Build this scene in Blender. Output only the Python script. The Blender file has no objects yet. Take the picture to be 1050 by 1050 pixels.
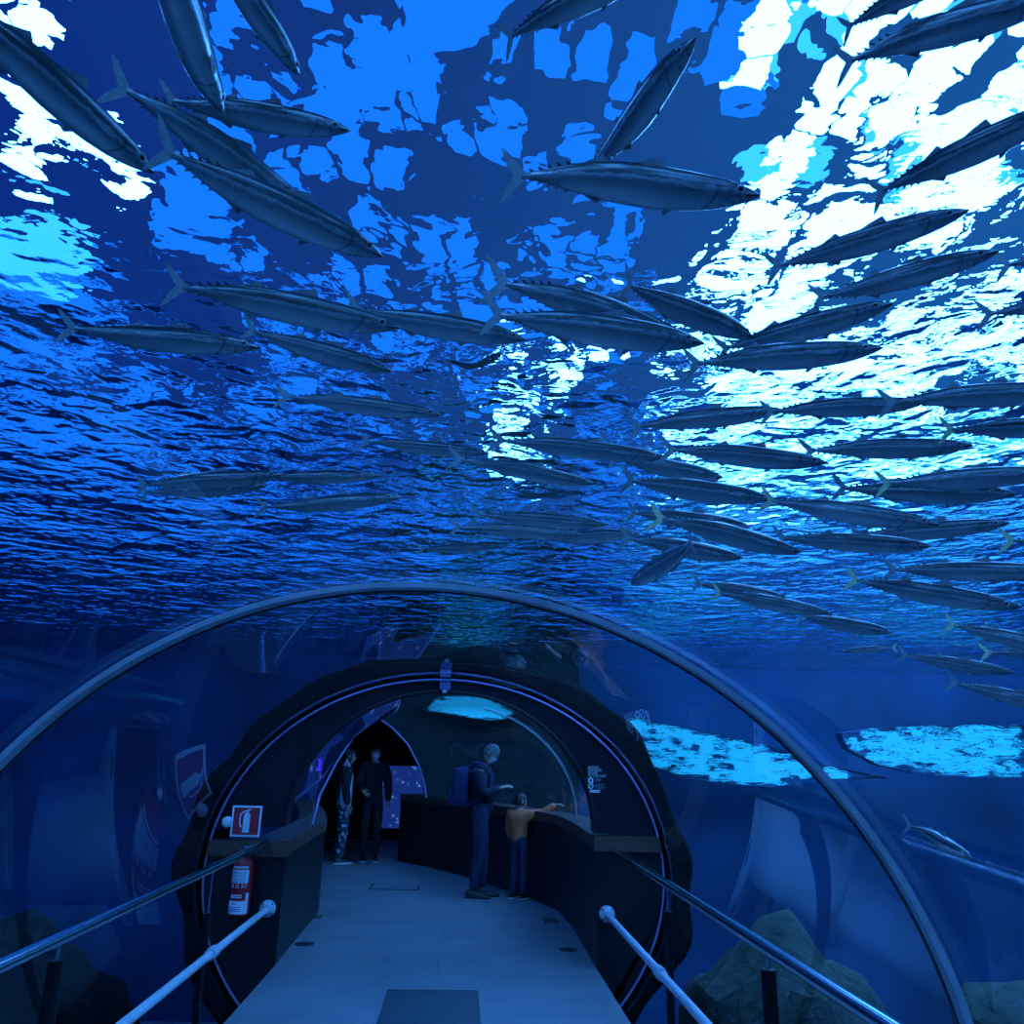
import bpy, bmesh, math, random
from mathutils import Vector, Matrix
import numpy as np
random.seed(7)
S = bpy.context.scene
COL = S.collection
S.view_settings.view_transform = 'Standard'
S.view_settings.look = 'None'
S.view_settings.gamma = 1
S.view_settings.exposure = 0.0
S.view_settings.use_curve_mapping = False
S.cycles.use_denoising = True
S.cycles.max_bounces = 10
S.cycles.transmission_bounces = 8
S.cycles.transparent_max_bounces = 16
S.cycles.caustics_refractive = True
S.cycles.caustics_reflective = True
S.cycles.sample_clamp_indirect = 6.0

# ------------------------------------------------------------------ camera
FPX = 823.2554
PIT, YAW, ROLL = 0.2932, 0.0522, 0.0257
CAM = Vector((0.1219, 0.0, 1.6))
_r0 = Vector((math.cos(YAW), -math.sin(YAW), 0))
_fh = Vector((math.sin(YAW), math.cos(YAW), 0))
CF = _fh * math.cos(PIT) + Vector((0, 0, math.sin(PIT)))
_u0 = -_fh * math.sin(PIT) + Vector((0, 0, math.cos(PIT)))
CR = math.cos(ROLL) * _r0 + math.sin(ROLL) * _u0
CU = -math.sin(ROLL) * _r0 + math.cos(ROLL) * _u0
cd = bpy.data.cameras.new('camera')
cam = bpy.data.objects.new('camera', cd)
COL.objects.link(cam)
cd.sensor_width = 36
cd.lens = 36 * FPX / 1050
cd.clip_start = 0.02
m = Matrix.Identity(4)
for i in range(3):
    m[i][0], m[i][1], m[i][2], m[i][3] = CR[i], CU[i], -CF[i], CAM[i]
cam.matrix_world = m
S.camera = cam

def ray(x, y):
    return (CF + CR * ((x - 525) / FPX) - CU * ((y - 525) / FPX)).normalized()
def onz(x, y, z):
    d = ray(x, y); return CAM + d * ((z - CAM.z) / d.z)
def ony(x, y, Y):
    d = ray(x, y); return CAM + d * ((Y - CAM.y) / d.y)

# ------------------------------------------------------------------ materials
def newmat(name):
    mt = bpy.data.materials.new(name); mt.use_nodes = True
    nt = mt.node_tree
    for n in list(nt.nodes): nt.nodes.remove(n)
    out = nt.nodes.new('ShaderNodeOutputMaterial')
    return mt, nt, out
def nd(nt, typ, ins=None, **props):
    n = nt.nodes.new(typ)
    for k, v in props.items(): setattr(n, k, v)
    for k, v in (ins or {}).items():
        s = n.inputs[k]
        if hasattr(v, 'is_output'): nt.links.new(v, s)
        else: s.default_value = v
    return n
def c4(c): return (c[0], c[1], c[2], 1)
def ramp(nt, fac, stops, interp='LINEAR'):
    n = nt.nodes.new('ShaderNodeValToRGB'); n.color_ramp.interpolation = interp
    el = n.color_ramp.elements
    while len(el) < len(stops): el.new(0.5)
    for e, (p, c) in zip(el, stops): e.position = p; e.color = c4(c)
    nt.links.new(fac, n.inputs[0]); return n
def pbr(name, col, rough=0.5, metal=0.0, var=0.0, scale=6.0, bump=0.0, bscale=40.0, spec=0.5, coat=0.0, col2=None):
    """principled with a little procedural variation"""
    mt, nt, out = newmat(name)
    b = nd(nt, 'ShaderNodeBsdfPrincipled', {'Roughness': rough, 'Metallic': metal, 'Specular IOR Level': spec, 'Coat Weight': coat})
    if var or col2:
        tc = nd(nt, 'ShaderNodeTexCoord')
        nz = nd(nt, 'ShaderNodeTexNoise', {'Vector': tc.outputs['Object'], 'Scale': scale, 'Detail': 4.0})
        c2 = col2 or tuple(min(1, x * (1 + var)) for x in col); c1 = col if col2 else tuple(x * (1 - var) for x in col)
        rp = ramp(nt, nz.outputs['Fac'], [(0.3, c1), (0.7, c2)])
        nt.links.new(rp.outputs[0], b.inputs['Base Color'])
    else: b.inputs['Base Color'].default_value = c4(col)
    if bump:
        tc = nd(nt, 'ShaderNodeTexCoord')
        nz = nd(nt, 'ShaderNodeTexNoise', {'Vector': tc.outputs['Object'], 'Scale': bscale, 'Detail': 5.0})
        bp = nd(nt, 'ShaderNodeBump', {'Height': nz.outputs['Fac'], 'Strength': 1.0, 'Distance': bump})
        nt.links.new(bp.outputs[0], b.inputs['Normal'])
    nt.links.new(b.outputs[0], out.inputs['Surface'])
    return mt
def emit(name, col, st):
    mt, nt, out = newmat(name)
    e = nd(nt, 'ShaderNodeEmission', {'Color': c4(col), 'Strength': st})
    nt.links.new(e.outputs[0], out.inputs['Surface']); return mt

# ------------------------------------------------------------------ object helpers
def link(name, bm, mat, parent=None, smooth=True, auto=None):
    me = bpy.data.meshes.new(name)
    bmesh.ops.recalc_face_normals(bm, faces=bm.faces[:]) if auto is None else None
    bm.to_mesh(me); bm.free()
    return linkme(name, me, mat, parent, smooth)
def linkme(name, me, mat, parent=None, smooth=True):
    if smooth:
        me.polygons.foreach_set('use_smooth', [True] * len(me.polygons))
        try: me.set_sharp_from_angle(angle=math.radians(40))
        except Exception: pass
    o = bpy.data.objects.new(name, me); COL.objects.link(o)
    mats = mat if isinstance(mat, (list, tuple)) else [mat]
    for mm in mats: me.materials.append(mm)
    if parent: o.parent = parent
    return o
def empty(name, loc, rz=0.0):
    o = bpy.data.objects.new(name, None); COL.objects.link(o)
    o.empty_display_size = 0.1; o.location = loc; o.rotation_euler = (0, 0, rz); return o
def tag(o, label=None, cat=None, group=None, kind=None):
    if label: o['label'] = label
    if cat: o['category'] = cat
    if group: o['group'] = group
    if kind: o['kind'] = kind
    return o
def struct(o, label, cat):
    return tag(o, label, cat, kind='structure')
def box(bm, x0, x1, y0, y1, z0, z1, bev=0.0, mi=0):
    r = bmesh.ops.create_cube(bm, size=1.0)
    vs = r['verts']
    for v in vs:
        v.co = Vector(((x0 + x1) / 2 + v.co.x * (x1 - x0), (y0 + y1) / 2 + v.co.y * (y1 - y0), (z0 + z1) / 2 + v.co.z * (z1 - z0)))
    fs = list({f for v in vs for f in v.link_faces})
    for f in fs: f.material_index = mi
    if bev:
        es = list({e for v in vs for e in v.link_edges})
        bmesh.ops.bevel(bm, geom=es, offset=bev, segments=2, affect='EDGES', profile=0.5)
    return bm
def frames_along(pts):
    pts = [Vector(p) for p in pts]; n = len(pts); T = []
    for i in range(n):
        a = pts[max(i - 1, 0)]; b = pts[min(i + 1, n - 1)]; T.append((b - a).normalized())
    ref = Vector((0, 0, 1)) if abs(T[0].z) < 0.9 else Vector((1, 0, 0))
    N = [(ref - T[0] * ref.dot(T[0])).normalized()]
    for i in range(1, n):
        q = T[i - 1].rotation_difference(T[i]); N.append((q @ N[-1]).normalized())
    return pts, T, N
def tube(bm, pts, rad, seg=12, cap=True, sq=1.0, mi=0):
    """round tube through pts, radius constant or list"""
    pts, T, N = frames_along(pts); rings = []
    for i, p in enumerate(pts):
        r = rad[i] if isinstance(rad, (list, tuple)) else rad
        B = T[i].cross(N[i])
        rings.append([bm.verts.new(p + (N[i] * math.cos(2 * math.pi * k / seg) + B * math.sin(2 * math.pi * k / seg) * sq) * r) for k in range(seg)])
    for a, b in zip(rings, rings[1:]):
        for k in range(seg):
            f = bm.faces.new((a[k], a[(k + 1) % seg], b[(k + 1) % seg], b[k])); f.material_index = mi
    if cap:
        f = bm.faces.new(rings[0][::-1]); f.material_index = mi
        f = bm.faces.new(rings[-1]); f.material_index = mi
    return bm
def lathe(bm, prof, cx, cy, seg=20, mi=0, axis='z', origin=None):
    """profile [(r, h)] round an axis through (cx, cy); h along z (or y when axis='y')"""
    rings = []
    for r, h in prof:
        row = []
        for k in range(seg):
            a = 2 * math.pi * k / seg
            if axis == 'z': co = Vector((cx + r * math.cos(a), cy + r * math.sin(a), h))
            else: co = Vector((cx + r * math.cos(a), h, cy + r * math.sin(a)))
            row.append(bm.verts.new(co))
        rings.append(row)
    for a, b in zip(rings, rings[1:]):
        for k in range(seg):
            f = bm.faces.new((a[k], a[(k + 1) % seg], b[(k + 1) % seg], b[k])); f.material_index = mi
    f = bm.faces.new(rings[0][::-1]); f.material_index = mi
    f = bm.faces.new(rings[-1]); f.material_index = mi
    return bm
def prism(bm, poly, y0, y1, mi=0):
    """poly in (x, z), extruded along y"""
    a = [bm.verts.new((x, y0, z)) for x, z in poly]; b = [bm.verts.new((x, y1, z)) for x, z in poly]
    n = len(poly); fs = [bm.faces.new(a), bm.faces.new(b[::-1])]
    for i in range(n): fs.append(bm.faces.new((a[i], b[i], b[(i + 1) % n], a[(i + 1) % n])))
    for f in fs: f.material_index = mi
    return bm
# ------------------------------------------------------------------ world, water surface, roof lights
SURF = 3.0
w = bpy.data.worlds.new('World'); S.world = w; w.use_nodes = True
wn = w.node_tree
_tc = wn.nodes.new('ShaderNodeTexCoord'); _sp = wn.nodes.new('ShaderNodeSeparateXYZ'); wn.links.new(_tc.outputs['Generated'], _sp.inputs[0])
_rp = ramp(wn, _sp.outputs['X'], [(0.0, (0.004, 0.045, 0.50)), (0.35, (0.012, 0.075, 0.42)), (0.9, (0.02, 0.22, 0.8))])
_mr = wn.nodes.new('ShaderNodeMapRange'); _mr.inputs['From Min'].default_value = -.7; _mr.inputs['From Max'].default_value = .9
wn.links.new(_sp.outputs['X'], _mr.inputs['Value']); wn.links.new(_mr.outputs[0], _rp.inputs[0])
wn.links.new(_rp.outputs[0], wn.nodes['Background'].inputs[0])
wn.nodes['Background'].inputs[1].default_value = 0.5

def water_mat():
    mt, nt, out = newmat('rippled_water')
    tc = nd(nt, 'ShaderNodeTexCoord'); P = tc.outputs['Object']
    def noise(scale, detail=2.0, dist=0.0, rough=0.5, sx=1.0, sy=1.0):
        mp = nd(nt, 'ShaderNodeMapping', {'Vector': P, 'Scale': (sx, sy, 1)})
        return nd(nt, 'ShaderNodeTexNoise', {'Vector': mp.outputs[0], 'Scale': scale, 'Detail': detail, 'Roughness': rough, 'Distortion': dist}).outputs['Fac']
    def mul(a, b): return nd(nt, 'ShaderNodeMath', {0: a, 1: b}, operation='MULTIPLY').outputs[0]
    def add(a, b): return nd(nt, 'ShaderNodeMath', {0: a, 1: b}, operation='ADD').outputs[0]
    h1 = mul(noise(W1[0], 1.0, 0.3), W1[1])
    h2 = mul(noise(W2[0], 1.5, 0.6), W2[1])
    msk = ramp(nt, noise(0.55, 1.0), [(0.42, (0.12,) * 3), (0.6, (1,) * 3)]).outputs[0]
    h3 = mul(mul(noise(W3[0], 2.0, 0.5), W3[1]), msk)
    h = add(add(add(h1, h2), mul(noise(10.0, 1.5, 0.5), 0.018)), h3)
    bp = nd(nt, 'ShaderNodeBump', {'Height': h, 'Strength': 1.0, 'Distance': 1.0})
    g = nd(nt, 'ShaderNodeBsdfGlass', {'Color': (1, 1, 1, 1), 'Roughness': 0.0, 'IOR': WIOR, 'Normal': bp.outputs[0]})
    tr = nd(nt, 'ShaderNodeBsdfTransparent', {'Color': (0.8, 0.95, 1, 1)})
    mx = nd(nt, 'ShaderNodeMixShader', {0: WTR, 1: g.outputs[0], 2: tr.outputs[0]})
    nt.links.new(mx.outputs[0], out.inputs['Surface'])
    return mt
W1, W2, W3, WIOR, WTR = (1.3, 0.10), (4.6, 0.07), (19.0, 0.0085), 1.036, 0.0
M_WATER = water_mat()
bm = bmesh.new()
bmesh.ops.create_grid(bm, x_segments=8, y_segments=8, size=1)
for v in bm.verts: v.co = Vector((v.co.x * 12, 6 + v.co.y * 10, SURF))
water = struct(link('water_surface', bm, M_WATER), 'rippled water surface seen from below, far above the tunnel', 'water')

def panel(name, poly, z, mat, label):
    bm = bmesh.new()
    a = [bm.verts.new((x, y, z)) for x, y in poly]; b = [bm.verts.new((x, y, z + 0.12)) for x, y in poly]
    n = len(poly); bm.faces.new(a); bm.faces.new(b[::-1])
    for i in range(n): bm.faces.new((a[i], b[i], b[(i + 1) % n], a[(i + 1) % n]))
    return struct(link(name, bm, mat, smooth=False), label, 'skylight')
M_SKYW = emit('skylight_bright', (0.07, 0.33, 1.0), 15.0)
M_SKYB = emit('skylight_blue', (0.006, 0.17, 1.0), 1.25)
M_SKYC = emit('skylight_pale', (0.02, 0.28, 1.0), 2.6)
ZC = 5.6
def rect(x0, x1, y0, y1): return [(x0, y0), (x1, y0), (x1, y1), (x0, y1)]
# ------------------------------------------------------------------ tunnel geometry
YA = 7.03
def lerp(a, b, t): return a + (b - a) * t
def prof(y):
    t = (y - 2.92) / (YA - 2.92); t = max(-0.6, min(1.0, t))
    return lerp(-.0985, -.0361, t), lerp(.5376, .6677, t), lerp(1.834, 1.8432, t), lerp(.9087, .8354, t)
def ell(y, a, off=0.0):
    xc, zc, R, asp = prof(y)
    return Vector((xc + (R + off) * math.cos(a), y, zc + (R * asp + off) * math.sin(a)))
A0, A1 = math.radians(-42), math.radians(222)

def acrylic_mat(name, tint=(0.93, 0.98, 1.0), refl=1.25):
    mt, nt, out = newmat(name)
    geo = nd(nt, 'ShaderNodeNewGeometry')
    ior = nd(nt, 'ShaderNodeMix', {'Factor': geo.outputs['Backfacing'], 'A': 1.49, 'B': 1 / 1.49}, data_type='FLOAT')
    fr = nd(nt, 'ShaderNodeFresnel', {'IOR': ior.outputs[0]})
    fm = nd(nt, 'ShaderNodeMath', {0: fr.outputs[0], 1: refl}, operation='POWER')
    tr = nd(nt, 'ShaderNodeBsdfTransparent', {'Color': c4(tint)})
    gl = nd(nt, 'ShaderNodeBsdfGlossy', {'Color': (1, 1, 1, 1), 'Roughness': 0.0})
    mx = nd(nt, 'ShaderNodeMixShader', {0: fm.outputs[0], 1: tr.outputs[0], 2: gl.outputs[0]})
    nt.links.new(mx.outputs[0], out.inputs['Surface']); return mt
M_ACR = acrylic_mat('clear_acrylic')
M_STRIP = pbr('joint_strip', (0.33, 0.38, 0.42), 0.5, var=0.15, scale=9)
M_STRIPD = pbr('joint_strip_dark', (0.03, 0.035, 0.05), 0.5)
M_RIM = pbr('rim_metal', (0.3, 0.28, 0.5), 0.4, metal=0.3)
M_DARK = pbr('dark_panel', (0.007, 0.007, 0.01), 0.45, var=0.2, scale=3)
M_BROWN = pbr('dark_brown_board', (0.016, 0.008, 0.016), 0.75, spec=.3, var=0.25, scale=4)
M_BLACK = pbr('black_paint', (0.006, 0.006, 0.008), 0.6)
M_LEDGE = pbr('brown_ledge', (0.12, 0.055, 0.035), 0.45, var=0.3, scale=8)
M_CHROME = pbr('polished_steel', (0.55, 0.58, 0.62), 0.16, metal=1.0)
M_WRAIL = pbr('pale_painted_steel', (0.48, 0.55, 0.58), 0.35)
M_POST = pbr('black_steel', (0.006, 0.006, 0.007), 0.5, spec=.25)

def floor_mat():
    mt, nt, out = newmat('grey_floor')
    tc = nd(nt, 'ShaderNodeTexCoord'); P = tc.outputs['Object']
    n1 = nd(nt, 'ShaderNodeTexNoise', {'Vector': P, 'Scale': 1.6, 'Detail': 6.0, 'Roughness': 0.6})
    n2 = nd(nt, 'ShaderNodeTexNoise', {'Vector': P, 'Scale': 60.0, 'Detail': 3.0})
    mp = nd(nt, 'ShaderNodeMapping', {'Vector': P, 'Rotation': (0, 0, 0)})
    br = nd(nt, 'ShaderNodeTexBrick', {'Vector': mp.outputs[0], 'Color1': (1, 1, 1, 1), 'Color2': (0.93, 0.93, 0.93, 1), 'Mortar': (0.6, 0.6, 0.6, 1),
             'Scale': 1.0, 'Mortar Size': 0.004, 'Brick Width': 2.6, 'Row Height': 0.62})
    r1 = ramp(nt, n1.outputs['Fac'], [(0.3, (0.17, 0.18, 0.19)), (0.7, (0.25, 0.26, 0.275))])
    m1 = nd(nt, 'ShaderNodeMix', {'Factor': 1.0, 'A': r1.outputs[0], 'B': br.outputs['Color']}, data_type='RGBA', blend_type='MULTIPLY')
    for k, i in (('A', 6), ('B', 7)):
        pass
    m1 = nd(nt, 'ShaderNodeMixRGB', {0: 1.0, 1: r1.outputs[0], 2: br.outputs['Color']}, blend_type='MULTIPLY')
    b = nd(nt, 'ShaderNodeBsdfPrincipled', {'Base Color': m1.outputs[0], 'Roughness': 0.42})
    bp = nd(nt, 'ShaderNodeBump', {'Height': n2.outputs['Fac'], 'Distance': 0.0012, 'Strength': 1.0})
    nt.links.new(bp.outputs[0], b.inputs['Normal'])
    nt.links.new(b.outputs[0], out.inputs['Surface']); return mt
M_FLOOR = floor_mat()
M_TANKR = pbr('tank_wall_rock', (0.008, 0.02, 0.024), 0.95, col2=(0.016, 0.034, 0.03), scale=1.4, bump=.03, bscale=5)
M_TANKD = pbr('tank_wall_dark', (0.011, 0.052, 0.15), 0.9, var=0.4, scale=0.9)
M_TANK = pbr('tank_wall', (0.014, 0.07, 0.17), 0.9, var=0.35, scale=0.8)

# acrylic vault of the first tunnel (normals face inwards)
def vault(name, pts_rows, mat):
    bm = bmesh.new(); rows = [[bm.verts.new(p) for p in r] for r in pts_rows]
    for a, b in zip(rows, rows[1:]):
        for k in range(len(a) - 1): bm.faces.new((a[k], b[k], b[k + 1], a[k + 1]))
    me = bpy.data.meshes.new(name); bm.to_mesh(me); bm.free()
    return linkme(name, me, mat)
NS = 160
rows = [[ell(y, lerp(A0, A1, k / NS), 0.02) for k in range(NS + 1)] for y in np.linspace(-1.6, YA, 40)]
o = vault('window_8', rows, M_ACR)
struct(o, 'clear acrylic vault of the nearer tunnel', 'tunnel glass')
if o.data.polygons[0].normal.dot(Vector((0, 0, .6)) - Vector(o.data.polygons[0].center)) < 0: o.data.flip_normals()

# joint strip between two acrylic shells (the near arch)
def ringB(a, dr=0.0, dy=0.0):
    R, asp, rot, lean = 1.834, .9087, -.1353, .0643
    x = (R + dr) * math.cos(a); z = (R * asp + dr) * math.sin(a)
    return Vector((-.0985 + x * math.cos(rot) + dy * .13, 2.923 + x * math.sin(rot) + z * lean + dy, .5376 + z))
def strip(name, fn, prof2, mat, a0=A0, a1=A1, n=150):
    bm = bmesh.new(); rows = []
    for i in range(n + 1):
        a = lerp(a0, a1, i / n); rows.append([bm.verts.new(fn(a, dr, dy)) for dr, dy in prof2])
    m_ = len(prof2)
    for r1, r2 in zip(rows, rows[1:]):
        for k in range(m_): bm.faces.new((r1[k], r1[(k + 1) % m_], r2[(k + 1) % m_], r2[k]))
    bm.faces.new(rows[0]); bm.faces.new(rows[-1][::-1])
    return link(name, bm, mat)
o = strip('trim_1', ringB, [(-.01, -.028), (.012, -.028), (.012, .028), (-.01, .028)], M_STRIP)
struct(o, 'pale grey joint strip arching over the nearer tunnel', 'arch strip')
o = strip('trim_2', ringB, [(-.016, .029), (.012, .029), (.012, .042), (-.016, .042)], M_STRIPD)
struct(o, 'thin dark seal along the far edge of the pale joint strip', 'arch strip')

# end wall round the inner opening
OX, OZ, OA, OB = -0.02, 1.0, 1.26, 1.10
def opening(a): return Vector((OX + OA * math.cos(a), 0, OZ + OB * math.sin(a)))
bm = bmesh.new(); n = 96; vo, vi = [], []
for i in range(n + 1):
    a = math.pi * i / n
    b = lerp(math.radians(11), math.radians(169), i / n)
    p = ell(YA, b, 0.0); q = opening(a)
    vo.append((p.x, p.z)); vi.append((q.x, q.z))
for y, fl in ((YA, 0), (YA + .22, 1)):
    ro = [bm.verts.new((x, y, z)) for x, z in vo]; ri = [bm.verts.new((x, y, z)) for x, z in vi]
    for k in range(n):
        bm.faces.new((ro[k], ro[k + 1], ri[k + 1], ri[k]))
    if fl == 0: fo, fi = ro, ri
for k in range(n):
    bm.faces.new((fo[k], fo[k + 1], ro[k + 1], ro[k])); bm.faces.new((fi[k], fi[k + 1], ri[k + 1], ri[k]))
struct(link('wall_end', bm, M_BROWN), 'dark brown end board round the arched inner opening', 'wall')

# lower black panels and the wooden ledges on them, left and right of the walkway
def side_poly(sgn, z0, z1, off=-.005, inner=1.25):
    poly = []
    for i in range(13):
        z = lerp(z0, z1, i / 12); xc, zc, R, asp = prof(YA)
        s_ = max(-1, min(1, (z - zc) / (R * asp + off))); poly.append((xc + sgn * (R + off) * math.sqrt(1 - s_ * s_), z))
    return [(sgn * inner, z0)] + poly + [(sgn * inner, z1)]
for sgn, side in ((-1, 'left'), (1, 'right')):
    dz = -.09 if sgn < 0 else 0
    bm = bmesh.new(); prism(bm, side_poly(sgn, -.5, .86 + dz), YA, YA + .1)
    struct(link('wall_panel_' + side, bm, M_DARK, smooth=False), 'black lower panel at the %s of the inner opening' % side, 'wall')
    bm = bmesh.new(); prism(bm, side_poly(sgn, .861 + dz, .98 + dz, inner=1.23), YA - .035, YA + .1)
    struct(link('trim_%d' % (3 if sgn < 0 else 4), bm, M_LEDGE, smooth=False), 'brown wooden ledge on the %s lower panel' % side, 'ledge')
# violet-coloured metal rim where vault and end wall meet
bm = bmesh.new()
tube(bm, [ell(YA - .02, lerp(A0, A1, i / 140), -.01) for i in range(141)], 0.009, 8)
struct(link('trim_5', bm, M_RIM), 'thin metal rim following the arch of the end wall', 'rim')
bm = bmesh.new()
tube(bm, [Vector((opening(math.pi * i / 90).x, YA + .0, opening(math.pi * i / 90).z)) for i in range(91)], 0.016, 8)
struct(link('trim_6', bm, M_BLACK), 'black edge trim of the arched inner opening', 'rim')

# walkway
XL = [(7.03, -1.25), (9.26, -1.29), (11.0, -1.62), (12.7, -2.05), (13.6, -2.35)]
XR = [(7.03, 1.25), (8.6, 1.27), (9.5, 1.22), (10.1, 1.02), (10.77, .73), (11.85, .25), (12.7, -.28), (13.6, -.95)]
def ip(tab, y):
    for (a, xa), (b, xb) in zip(tab, tab[1:]):
        if y <= b: return lerp(xa, xb, max(0, (y - a) / (b - a)))
    return tab[-1][1]
bm = bmesh.new()
box(bm, -1.25, 1.25, -1.6, 7.05, -.16, 0)
ys = np.linspace(7.05, 12.9, 24)
lo_, hi_ = [[(ip(XL, y) - .2, y) for y in ys], [(ip(XR, y) + .2, y) for y in ys]]
for zz, flip in ((0, 0), (-.16, 1)):
    a = [bm.verts.new((x, y, zz)) for x, y in lo_]; b = [bm.verts.new((x, y, zz)) for x, y in hi_]
    for k in range(23): bm.faces.new((a[k], b[k], b[k + 1], a[k + 1]))
    if not flip: ta, tb_ = a, b
for k in range(23): bm.faces.new((ta[k], ta[k + 1], a[k + 1], a[k])); bm.faces.new((tb_[k], b[k], b[k + 1], tb_[k + 1]))
box(bm, -4.5, 3, 12.81, 16.2, -.17, -.002)
struct(link('floor', bm, M_FLOOR, smooth=False), 'grey walkway floor running through the tunnel', 'floor')
bm = bmesh.new(); box(bm, -1.2, 1.2, -1.6, 7.05, -.9, -.165)
struct(link('floor_base', bm, M_BLACK, smooth=False), 'black base under the walkway', 'floor')
bm = bmesh.new(); box(bm, -1.75, -1.2, -1.6, 7.0, -.95, -.56); box(bm, 1.2, 1.75, -1.6, 7.0, -.95, -.56)
struct(link('floor_gutter', bm, M_BLACK, smooth=False), 'dark gutter between walkway and acrylic', 'floor')

# low walls of the second tunnel, ledge boards, acrylic vault
def lowwall(tab, sgn, y0, y1, zt, th, zb=0.0, lip=0.0):
    bm = bmesh.new(); ys = np.linspace(y0, y1, 22); ra, rb = [], []
    for y in ys:
        x = ip(tab, y) - sgn * lip; d = Vector((ip(tab, y + .1) - ip(tab, y - .1), .2, 0)).normalized(); nrm = Vector((d.y, -d.x, 0)) * sgn
        p = Vector((x, y, 0)); q = p + nrm * th
        ra.append([bm.verts.new((p.x, p.y, z)) for z in (zb, zt)]); rb.append([bm.verts.new((q.x, q.y, z)) for z in (zb, zt)])
    for i in range(len(ys) - 1):
        bm.faces.new((ra[i][0], ra[i + 1][0], ra[i + 1][1], ra[i][1])); bm.faces.new((rb[i][0], rb[i][1], rb[i + 1][1], rb[i + 1][0]))
        bm.faces.new((ra[i][1], ra[i + 1][1], rb[i + 1][1], rb[i][1])); bm.faces.new((ra[i][0], rb[i][0], rb[i + 1][0], ra[i + 1][0]))
    bm.faces.new((ra[0][0], ra[0][1], rb[0][1], rb[0][0])); bm.faces.new((ra[-1][0], rb[-1][0], rb[-1][1], ra[-1][1]))
    return bm
for tab, sgn, side, k, yend in ((XL, -1, 'left', 7, 13.4), (XR, 1, 'right', 8, 13.4)):
    struct(link('wall_low_' + side, lowwall(tab, sgn, 7.14, yend, .86 - (.08 if sgn < 0 else 0), .28), M_DARK), 'black low wall along the %s of the second tunnel' % side, 'wall')
    struct(link('trim_%d' % k, lowwall(tab, sgn, 7.14, yend, .965 - (.08 if sgn < 0 else 0), .3, .862 - (.08 if sgn < 0 else 0), .01), M_LEDGE), 'brown sloping ledge on the %s low wall of the second tunnel' % side, 'ledge')
rows = []
for y in np.linspace(7.26, 12.7, 30):
    xl, xr = ip(XL, y) - .12, ip(XR, y) + .12; cx, a_ = (xl + xr) / 2, (xr - xl) / 2
    rows.append([Vector((cx + a_ * math.cos(math.pi * k / 80), y, .96 + 1.16 * math.sin(math.pi * k / 80))) for k in range(81)])
o = vault('window_9', rows, M_ACR)
struct(o, 'clear acrylic vault of the second tunnel curving left', 'tunnel glass')
if o.data.polygons[40].normal.dot(Vector((0, 8, 1)) - Vector(o.data.polygons[40].center)) < 0: o.data.flip_normals()
bm = bmesh.new()
tube(bm, [ony(x, y, Y) for x, y, Y in ((320, 846, 8.0), (328, 815, 8.8), (345, 782, 10.0), (363, 755, 11.2), (386, 735, 12.55))], .012, 8)
struct(link('trim_9', bm, M_RIM), 'thin pale seam on the left acrylic of the second tunnel', 'seam')
PT = [(386, 735), (402, 746), (418, 763), (429, 784), (435, 803), (437, 818)]
bm = bmesh.new(); tube(bm, [ony(x, y, 12.6) for x, y in PT], .014, 8)
struct(link('trim_10', bm, M_RIM), 'thin pale edge on the right of the pointed far portal', 'seam')
# seams of the second vault
for k, (yy, lb) in enumerate(((9.0, 'faint joint of the second vault beside the child'),)):
    xl, xr = ip(XL, yy) - .12, ip(XR, yy) + .12; cx, a_ = (xl + xr) / 2, (xr - xl) / 2
    bm = bmesh.new(); tube(bm, [Vector((cx + (a_ - .01) * math.cos(math.pi * i / 60), yy, .96 + 1.15 * math.sin(math.pi * i / 60))) for i in range(0, 26)], .006, 6)
    struct(link('trim_%d' % (11 + k), bm, M_STRIP), lb, 'seam')

# far portal wall and dark hall beyond
pr_ = [ony(x, y, 12.72) for x, y in PT]
pl_ = [Vector((-1.23 - (p.x + 1.23) * 1.0, 12.72, p.z)) for p in pr_]
xe = ip(XR, 12.72) + .04
poly_r = [(p.x, p.z) for p in pr_] + [(xe, pr_[-1].z - .01), (xe, -2), (1.9, -2), (1.9, 3.1), (pr_[0].x, 3.1)]
poly_f = [(1.905, -2), (12, -2), (12, 3.1), (1.905, 3.1)]
bm = bmesh.new(); prism(bm, poly_r, 12.72, 12.8, 2); prism(bm, poly_f, 12.72, 12.8)
poly_l = [(p.x, p.z) for p in pl_] + [(pl_[-1].x, -2), (-12, -2), (-12, 3.1), (pl_[0].x, 3.1)]
prism(bm, poly_l, 12.72, 12.8, 1)
struct(link('wall_back', bm, [M_TANK, M_TANKD, M_TANKR], smooth=False), 'dark blue rear wall of the tank with the pointed far portal', 'wall')
bm = bmesh.new(); box(bm, -4.5, 3, 16.2, 16.3, 0, 2.9); box(bm, -4.6, -4.5, 12.8, 16.3, 0, 2.9); box(bm, 3, 3.1, 12.8, 16.3, 0, 2.9); box(bm, -4.6, 3.1, 12.8, 16.3, 2.75, 2.9)
struct(link('wall_hall', bm, M_BLACK, smooth=False), 'black walls of the dark hall beyond the portal', 'wall')
rs = random.Random(11)
def panes(name, x0, x1, y0, y1, sx, sy, keep, mat, label, test=None):
    bm = bmesh.new()
    nx, ny = max(1, round((x1 - x0) / sx)), max(1, round((y1 - y0) / sy))
    for i in range(nx):
        for j in range(ny):
            if rs.random() > keep: continue
            cx, cy = x0 + (i + .5) * (x1 - x0) / nx, y0 + (j + .5) * (y1 - y0) / ny
            if test and not test(cx, cy): continue
            hx, hy = sx * rs.uniform(.25, .47), sy * rs.uniform(.25, .47)
            box(bm, cx - hx, cx + hx, cy - hy, cy + hy, ZC, ZC + .1)
    return struct(link(name, bm, mat, smooth=False), label, 'skylight')
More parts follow.
